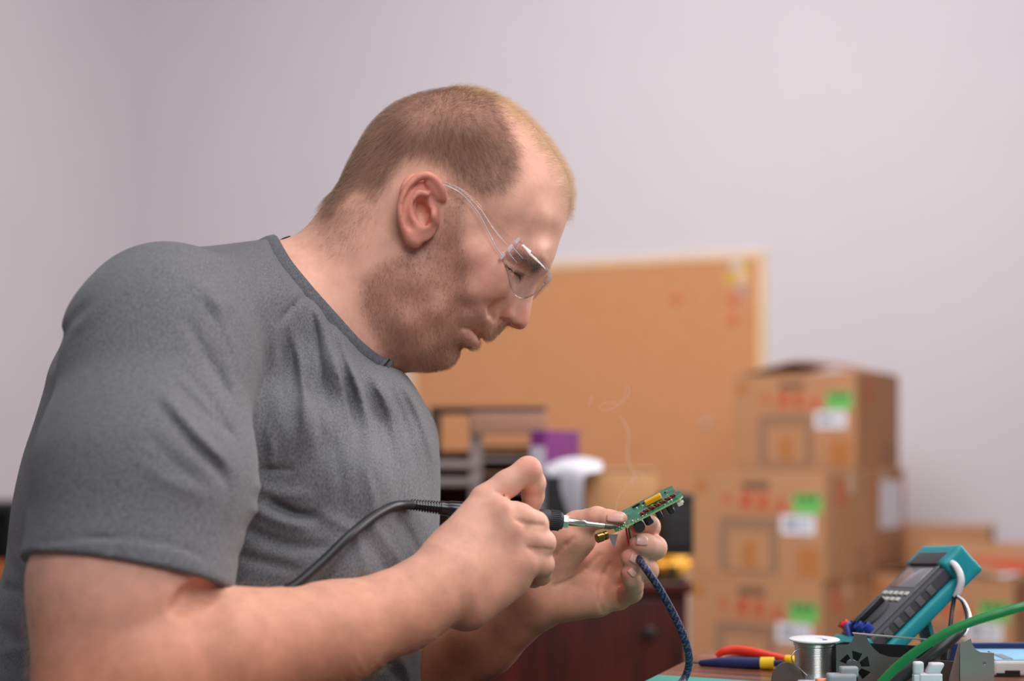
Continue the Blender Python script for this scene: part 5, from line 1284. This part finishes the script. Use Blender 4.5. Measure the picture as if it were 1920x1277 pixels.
cn_ = empty('plug_connector', (P(1742,1270,1.318)[0], 1.318, MZ)); tag(cn_, 'white plastic plug behind the black cable', 'connector')
zt = P(1742,1242,1.318)[2]-MZ; kx = lambda px: (px-1742)*1.318/F
bm = bmesh.new(); add_box(bm, kx(1722), kx(1764), -.006, .006, .0005, zt-.010, .0015, 2); bm_obj('plug_body', bm, white_c, cn_, True)
bm = bmesh.new(); add_box(bm, kx(1736), kx(1762), -.005, .005, zt-.0105, zt, .0025, 2)
for v_ in bm.verts:
    if v_.co.z > zt-.004: v_.co.x += .003
bm_obj('plug_latch', bm, white_c, cn_, True)
bm = bmesh.new(); add_box(bm, kx(1712), kx(1731), -.004, .004, zt-.012, zt+.001, .0035, 3); bm_obj('plug_ear', bm, white_c, cn_, True)
box('plug_arm', kx(1712), kx(1724), -.004, .004, .004, zt-.011, white_c, cn_, .001)
gp = empty('grey_clip', (P(1582,1276,1.30)[0], 1.30, MZ)); tag(gp, 'small grey plastic clip in front of the fan cut-out', 'clip')
zt = P(1582,1262,1.30)[2]-MZ; kx = lambda px: (px-1582)*1.30/F
bm = bmesh.new(); add_box(bm, kx(1550), kx(1604), -.006, .006, .0005, zt, .004, 3); bm_obj('clip_body', bm, grey_p, gp, True)
bm = bmesh.new(); add_box(bm, kx(1574), kx(1609), -.003, .005, zt-.004, zt+.006, .003, 3); bm_obj('clip_tongue', bm, grey_p, gp, True)
og = box('orange_cap', -.006, .006, -.005, .005, 0, P(1545,1273,1.31)[2]-MZ, plain('orange_plastic', rgb(236,140,92), .5), None, .002); og.location = (P(1542,1277,1.31)[0], 1.31, MZ+.0003)
tag(og, 'small orange cap beside the grey clip', 'cap')
# instrument with a pale blue top at the right edge
ivory = plain('ivory_case', rgb(198,194,188), .5); pblue = plain('pale_blue_panel', rgb(132,186,222), .4); d3 = 1.43
dv = empty('solder_station', (P(1960,1240,d3)[0], d3, DZ)); tag(dv, 'ivory bench instrument with a pale blue top panel at the right edge', 'instrument')
zt = P(1960,1240,d3)[2]-DZ; kx = lambda px: (px-1960)*d3/F
bm = bmesh.new(); add_box(bm, kx(1864), kx(2060), 0, .085, .0005, zt, .003, 2); bm_obj('case', bm, ivory, dv, True)
box('top_panel', kx(1868), kx(2056), .004, .080, zt, zt+.0012, pblue, dv, .0005); box('display_strip', kx(1886), kx(1904), .006, .04, zt+.0012, zt+.0018, plain('strip_grey', rgb(120,128,140), .4), dv)
box('slot', kx(1868), kx(1912), -.0012, -.0002, .0010, zt-.0118, black_gl, dv); box('slot', kx(1884), kx(1912), -.0012, -.0002, zt-.0116, zt-.0092, black_gl, dv)
box('rear_panel', kx(1830), kx(2060), .086, .093, .0005, zt+.0066, navy, dv, .001)
# ------------------------------------------------------------------ trousers, shoes and the stool under the desk (out of the frame, they carry the man)
tr_ = Ops()
hip = np.array([-.285, 1.41, .545])
tr_.add('u', .05, Ell(hip, (.155, .185, .115)))
legs = ((np.array([-.25, 1.31, .535]), np.array([.0, 1.235, .545]), np.array([-.03, 1.235, .10])), (np.array([-.25, 1.50, .535]), np.array([.08, 1.53, .545]), np.array([.06, 1.53, .10])))
for a, b, c in legs:
    tr_.add('u', .05, Cone(a, b, .095, .072)); tr_.add('u', .03, Cone(b, c, .070, .055))
tr_.add('i', .004, Half((0, 0, .085), (0, 0, -1)))
tp, tq = sdf_mesh(tr_, .011); tp = relax(tp, tq, 1, .5)
np_mesh('trousers', tp, tq, cloth_material('denim', rgb(36,42,58), rgb(58,66,86)), person)
for a, b, c in legs:
    bm = bmesh.new(); add_box(bm, -.05, .05, -.09, .17, .0, .10, .03, 4)
    for v in bm.verts:
        if v.co.y > .05 and v.co.z > .05: v.co.z -= (v.co.y-.05)*.35
    o = bm_obj('shoe', bm, plain('shoe_leather', rgb(50,40,36), .5), person, True); o.location = (c[0], c[1], 0.001); o.rotation_euler = (0, 0, -math.pi/2)
stl = empty('stool', (-.29, 1.41, 0)); tag(stl, 'black padded stool that the man sits on', 'stool')
sz = .425
lathe('seat', [(.002, sz-.07), (.17, sz-.07), (.185, sz-.055), (.188, sz-.03), (.17, sz-.005), (.10, sz), (.002, sz)], black_pl, stl, 36)
lathe('column', [(.028, .06), (.028, .20), (.018, .20), (.018, sz-.071)], steel, stl, 20)
for k in range(5):
    a = 2*math.pi*k/5; tube('foot', [(.02*math.cos(a), .02*math.sin(a), .07), (.15*math.cos(a), .15*math.sin(a), .055), (.26*math.cos(a), .26*math.sin(a), .018)], [.020,.018,.014], black_pl, stl, 10, 4)
